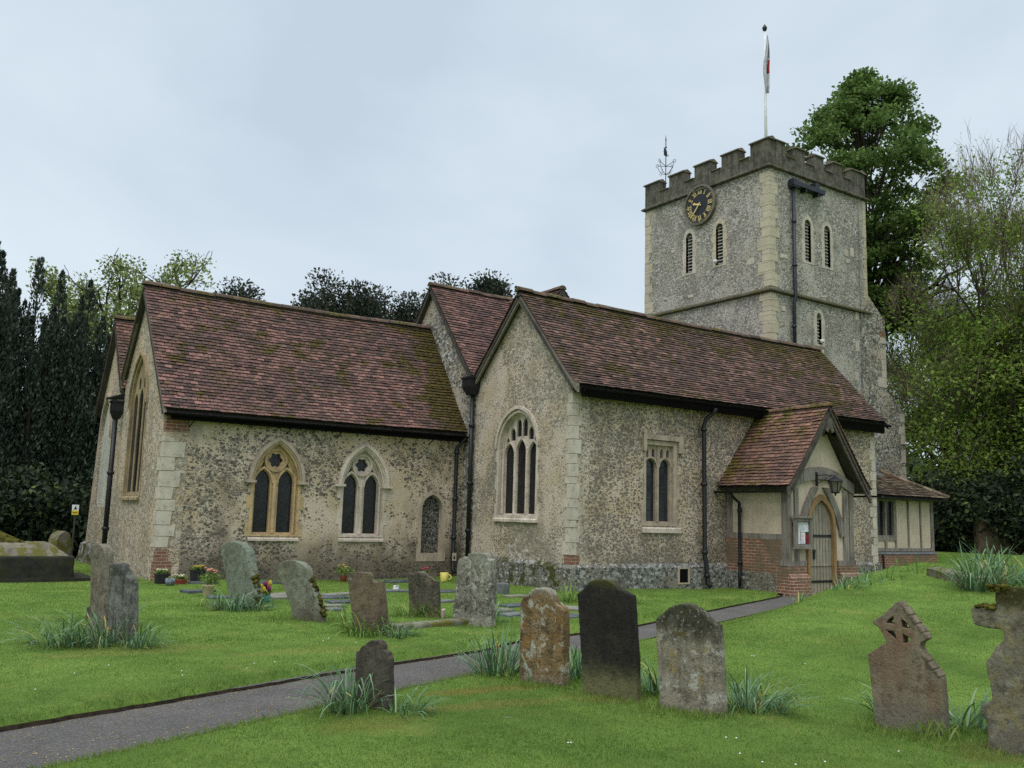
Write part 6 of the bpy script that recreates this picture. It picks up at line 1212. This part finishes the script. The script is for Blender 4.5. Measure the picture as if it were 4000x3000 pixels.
# sycamore behind the tower
def sycamore():
    rng=np.random.default_rng(41); bx,by=38.3,25.5; t_=thing('sycamore_tree',(bx,by,0),'tall leafy green sycamore rising behind the tower','tree'); m=MB(); tips=[]
    m.tube([(bx,by,-.3),(bx-.05,by,6),(bx,by,12)],[.55,.44,.36],10,0,False)
    for k in range(9):
        a=k*2.4; el=rng.uniform(.6,1.3); grow(m,(bx,by,9+k*.5),(math.cos(a)*math.cos(el),math.sin(a)*math.cos(el),math.sin(el)),2.9,.20,(3,2),tips,rng,(2,3),.5,.66,.1,.02)
    m.build('trunk','bark',t_,True,False)
    # crown clumps inside the measured outline: right axis r (m), height z
    C=[]; R=Vector((CX.x,CX.y,0)).normalized(); D=Vector((-R.y,R.x,0)); cx_,cy_=bx-.05*R.x,by-.05*R.y
    def half(z):   # left / right half widths with height
        k=[(10.2,1.0,1.2),(13.0,2.2,3.0),(15.5,3.6,4.0),(17.6,4.5,4.3),(18.8,4.3,3.8),(20.0,3.4,3.3),(21.2,2.3,3.0),(22.2,1.3,2.7),(23.6,-.3,1.5)]
        zs=[q[0] for q in k]; return np.interp(z,zs,[q[1] for q in k]),np.interp(z,zs,[q[2] for q in k])
    while len(C)<300:
        z=rng.uniform(10.2,23.5); l,r=half(z); a=rng.uniform(0,6.283); q=rng.uniform(.25,1)**.5; u=math.cos(a)*q; v=math.sin(a)*q; w_=l if u<0 else r; p=Vector((cx_,cy_,z))+R*(u*w_*.93)+D*(v*min(l,r)*.95)
        if mnoise.noise(p*.6)>.15: continue
        C.append(p)
    for p in C[::3]:
        q=Vector((bx,by,max(9.5,p.z-3.5))); m2=None
    br=MB()
    for p in C[::2]:
        q=Vector((bx+(p.x-bx)*.25,by+(p.y-by)*.25,max(10,p.z-2.6))); br.tube([q,q.lerp(p,.5)+Vector((0,0,.2)),p],[.06,.035,.012],4,0,False)
    br.build('limbs','bark',t_,False,False)
    crown_leaves('crown',t_,C,150,.38,.20,'leaf_sycamore',rng,.5,1.4,1.3)
sycamore()
# beeches to the right: fine rising twigs, fresh leaf low down
M['twig']=bark('twig',(132,118,98),(98,88,74))
def beech(bx,by,h,seed,lb,lowden=150,dz=0,lean=(0,0),clus=90):
    rng=np.random.default_rng(seed); z0=dz; t_=thing('beech_tree',(bx,by,z0),lb,'tree'); m=MB(); tips=[]
    m.tube([(bx,by,z0-.3),(bx+lean[0]*.3,by+lean[1]*.3,h*.25),(bx+lean[0]*.6,by+lean[1]*.6,h*.5)],[.45,.36,.24],9,0,False)
    for k in range(13):
        a=k*2.4+rng.uniform(-.3,.3); t=k/12; el=.35+.95*t+rng.uniform(-.1,.1); z=h*(.16+.32*t); grow(m,(bx+lean[0]*.3,by+lean[1]*.3,z),(math.cos(a)*math.cos(el),math.sin(a)*math.cos(el),math.sin(el)),h*(.19+.05*t),.085,(4,4),tips,rng,(2,3),.38,.70,.20,.010,.16,(6,5,4,3,3,3,3))
    m.build('trunk','bark_grey',t_,False,False)
    tw=[(p,d) for p,d in tips for _ in range(3)]; Pt=np.array([tuple(p) for p,d in tw]); Dt=np.array([(d.x*.7,d.y*.7,d.z*.6+.5) for p,d in tw]); Dt=Dt+rng.normal(size=Dt.shape)*.3; Dt/=np.linalg.norm(Dt,axis=1)[:,None]; Pt=Pt+Dt*.45+rng.normal(size=Pt.shape)*.12; V,F=leaves_np(Pt,1.0,0,60,rng,Dt*2.2); npmesh('twigs','x' if 0 else V,F,'twig',t_)
    hi=[p for p,d in tips if p.z>h*.45]; lo=[p for p,d in tips if p.z<=h*.6]
    sel=[hi[i] for i in rng.permutation(len(hi))[:1500]]; crown_leaves('crown',t_,sel,11,.40,.14,'leaf_beech',rng,.7,.6,1.6)
    # drooping lower sprays
    P=[];W=MB()
    for k in range(clus):
        a=rng.uniform(0,6.283); r=h*rng.uniform(.06,.24); z=h*rng.uniform(.13,.64); c=Vector((bx+r*math.cos(a),by+r*math.sin(a),z0+z)); q=Vector((bx+r*.35*math.cos(a),by+r*.35*math.sin(a),z0+z+.8)); e=c+Vector((math.cos(a)*.8,math.sin(a)*.8,-rng.uniform(.5,1.7))); W.tube([q,c,e],[.035,.02,.006],3,0,False)
        for s in range(lowden):
            t=rng.uniform(0,1)**.8; b=q.lerp(c,t*2) if t<.5 else c.lerp(e,t*2-1); P.append(b+Vector((rng.normal()*.5,rng.normal()*.5,rng.normal()*.11-.1*t)))
    W.build('twigs','bark_grey',t_,False,False)
    Pn=np.array([tuple(p) for p in P]); V,F=leaves_np(Pn,.16,2.0,1.4,rng); npmesh('foliage',V,F,'leaf_beech',t_)
beech(36.4,18.0,16.0,51,'fine-twigged beech with fresh drooping leaves right of the tower',120,0,(0,0),270)
beech(37.4,14.6,16.2,52,'second fine-twigged beech at the right picture edge',120,0,(0,0),230)
beech(41.5,23.6,12.5,53,'smaller brown-twigged beech close behind the tower buttress',120,0,(0,0),110)
# pale spring tree beyond the yews
def springtree():
    rng=np.random.default_rng(61); bx,by=9.3,47.0; t_=thing('oak_tree',(bx,by,0),'pale green spring tree with dark open branches behind the chancel gable','tree'); m=MB(); tips=[]
    m.tube([(bx,by,-.2),(bx+.1,by,5),(bx,by,8.6)],[.45,.36,.3],9,0,False)
    for k in range(11):
        a=k*2.4; el=rng.uniform(.15,1.2); grow(m,(bx,by,6.8+k*.24),(math.cos(a)*math.cos(el),math.sin(a)*math.cos(el),math.sin(el)),2.4,.15,(4,4),tips,rng,(2,3),.55,.72,.08,.016,.3)
    m.build('trunk','bark',t_,True,False); sel=[tips[i][0] for i in rng.permutation(len(tips))[:620]]; crown_leaves('crown',t_,sel,20,.32,.17,'leaf_oak',rng,.6,.8,1.5)
springtree()
# dark evergreens behind the chancel and nave
def evergreen(bx,by,h,w,lb,seed,nc=70,zlo=.35):
    rng=np.random.default_rng(seed); t_=thing('evergreen_tree',(bx,by,0),lb,'tree','dark evergreen trees behind the chancel'); m=MB(); m.tube([(bx,by,-.2),(bx,by,h*.5),(bx,by,h*.85)],[.4,.28,.08],7,0,False); C=[]
    while len(C)<nc:
        p=rng.uniform(-1,1,3); r=np.linalg.norm(p)
        if r>1 or r<.3: continue
        q=Vector((bx+p[0]*w,by+p[1]*w,h*(zlo+(1-zlo)*(.5+.46*p[2]))))
        if mnoise.noise(q*.45+Vector((seed,0,0)))>.26: continue
        C.append(q)
    for q in C[::2]: m.tube([(bx,by,max(2,q.z-2.0)),tuple(q)],[.07,.015],4,0,False)
    m.build('trunk','bark',t_,False,False); 
    # pointed tufts on top of each clump
    P=[];D=[]
    for q in C:
        for s in range(420):
            v=np.clip(rng.normal(size=3),-1.5,1.5); P.append((q.x+v[0]*.55,q.y+v[1]*.55,q.z+v[2]*.52+.2*max(0,1-abs(v[0])-abs(v[1])))); D.append((v[0]*.5,v[1]*.5,.6))
    V,F=leaves_np(np.array(P),.20,.3,1.8,rng,np.array(D)); npmesh('crown',V,F,'leaf_evergreen',t_)
for i,(x,y,h,w,lb,nc) in enumerate([(13.6,49.8,12.3,.35,'small dark evergreen tip just above the chancel ridge near its east end',24),(15.9,49.4,14.1,1.0,'round dark evergreen above the left part of the chancel ridge',44),(18.0,48.8,13.0,.6,'low dark evergreen between the round one and the big clump',30),(20.3,47.9,14.6,1.5,'brownish dark evergreen forming the left half of the big clump',64),(22.6,46.9,15.0,1.75,'tallest dark evergreen in the clump above the chancel ridge',80),(24.6,45.6,13.7,1.1,'dark evergreen just left of the nave gable',52),(25.4,43.2,15.0,.95,'thin-leaved evergreen behind the nave gable peak',40),(27.3,41.9,15.0,1.4,'rounded evergreen right of the nave gable peak',70),(29.5,41.0,13.2,.7,'small evergreen low behind the cross gable',30)]): evergreen(x,y,h,w,lb,400+i,nc)
# distant wood closing the view at eye level
rng=np.random.default_rng(77); n=26000; a=rng.uniform(math.radians(-5),math.radians(118),n); r=rng.uniform(62,78,n); P=np.stack([r*np.cos(a),r*np.sin(a),rng.uniform(0,1,n)**.8*(5.5+1.6*np.sin(a*23)+1.0*np.sin(a*61))],1); V,F=leaves_np(P,.8,.6,1.5,rng); o=npmesh('woodland',V,F,'leaf_laurel'); tag(o,'dark far-off wood closing the churchyard','woodland',kind='stuff')
# ------------------------------------------------------------------ grass
def grass():
    rng=np.random.default_rng(5); N=800000
    u=rng.uniform(0,1,N); D=4.2*np.exp(u*math.log(30/4.2)); az=math.atan2(CF.y,CF.x)+rng.uniform(-math.radians(50),math.radians(50),N)
    x=D*np.cos(az); y=D*np.sin(az); d,s=dpath(x,y)
    # the turf stops at the path, the walls and the flat stones
    ok=(d>np.where(s<0,.625,.60)+.04*np.sin(x*7+y*3)*np.sin(x*17)*np.where(s<0,.3,1)+.02*rng.normal(size=N))|(x>20.2)
    ok&=~((x>12.75)&(y>15.95)); ok&=~((x>5.05)&(y>20.6)&(x<13)); ok&=~((x>17.7)&(x<20.6)&(y>13.9)); ok&=~((x>.4)&(x<4.3)&(y>21.4)&(y<23.2)); ok&=~((x>24)&(y>16.4)); ok&=~((x>18.4)&(x<20)&(y>13.8))
    for (lx,ly,a,b,_,_) in LED: ok&=~((abs(x-lx)<a*.42)&(abs(y-ly)<b*.42))
    x,y,D,d,s=[q[ok] for q in (x,y,D,d,s)]; n=len(x); z=gz(x,y)
    sz=np.clip(D/7,.8,3.2); pat=.5+.5*np.sin(x*1.7+np.sin(y*1.3)*2)*np.sin(y*1.9+np.cos(x*.9)*2)
    h=rng.uniform(.008,.023,n)*(1+.5*pat)*np.where(D>12,1.15,1.0); 
    edge=(d>.5)&(d<.76); h=np.where(edge,h*rng.uniform(1.2,2.6,n),h)
    for k,(B,yaw,poly,_) in STN.items():
        th=math.radians(yaw); w=max(p[0] for p in poly)-min(p[0] for p in poly); cx=B[0]-math.sin(th)*w*.5+.05; cy=B[1]+math.cos(th)*w*.5; q=np.hypot(x-cx,y-cy); near=(q<w*.5+.14)&(q>.05); h=np.where(near&(rng.uniform(size=n)<.5),h*2.4,h)
    w=.0016*sz+.0008; a=rng.uniform(0,6.283,n); ln=rng.uniform(.1,.75,n)*h; dx,dy=np.cos(a),np.sin(a); b=rng.uniform(0,6.283,n); px,py=np.cos(b)*w,np.sin(b)*w
    z=z-.006
    V=np.stack([np.stack([x-px,y-py,z],1),np.stack([x+px,y+py,z],1),np.stack([x+dx*ln*.45+px*.8,y+dy*ln*.45+py*.8,z+h*.62],1),np.stack([x+dx*ln,y+dy*ln,z+h],1)],1).reshape(-1,3)
    F=np.arange(4*n).reshape(n,4); o=npmesh('grass',V,F,'blade'); tag(o,'short mown churchyard grass','grass',kind='stuff')
grass()
# daisies and fallen petals
rng=np.random.default_rng(8); m=MB()
for k in range(44):
    cx_,cy_=[(4.2,4.6),(5.6,4.2),(6.6,3.3),(2.6,9.4),(4.6,9.9),(8.0,7.2),(9.5,6.0),(3.0,9.0)][k%8]; x=cx_+rng.normal()*.5; y=cy_+rng.normal()*.4
    if float(dpath(np.array([x]),np.array([y]))[0][0])<.8: continue
    z=g1(x,y)+.035; m.lathe([(.002,-.002),(.007,0),(.008,.002),(.003,.005)],(x,y,z),6)
o=m.build('daisies','white',None); tag(o,'tiny white daisies scattered in the lawn','daisies',kind='stuff')
m=MB(); 
for k in range(2600):
    t_=rng.uniform(0,1)**1.3; i=min(int(t_*9)+1,len(CP)-2); f=rng.uniform(); c=CP[i]*(1-f)+CP[i+1]*f; dd=CP[i+1]-CP[i]; dd=dd/np.hypot(*dd); o_=rng.uniform(-1,1); o_=math.copysign(abs(o_)**.45,o_)*.62; x=c[0]-dd[1]*o_; y=c[1]+dd[0]*o_; q=abs(o_)/.66; z=-.040-.02*q*q*1.2+.006; a=rng.uniform(0,6.283); L=rng.uniform(.005,.013); w_=L*.5
    ca,sa=math.cos(a),math.sin(a); m.add([(x-ca*L,y-sa*L,z),(x+sa*w_,y-ca*w_,z+.003),(x+ca*L,y+sa*L,z),(x-sa*w_,y+ca*w_,z+.003)],[(0,1,2,3)])
M['litter']=leafm('litter',[(0,(140,112,66)),(.5,(176,150,92)),(1,(196,178,120))],.1); o=m.build('leaf_litter','litter',None,False,False); tag(o,'tiny fallen bud scales scattered over the path','leaf litter',kind='stuff')
bpy.context.view_layer.update()
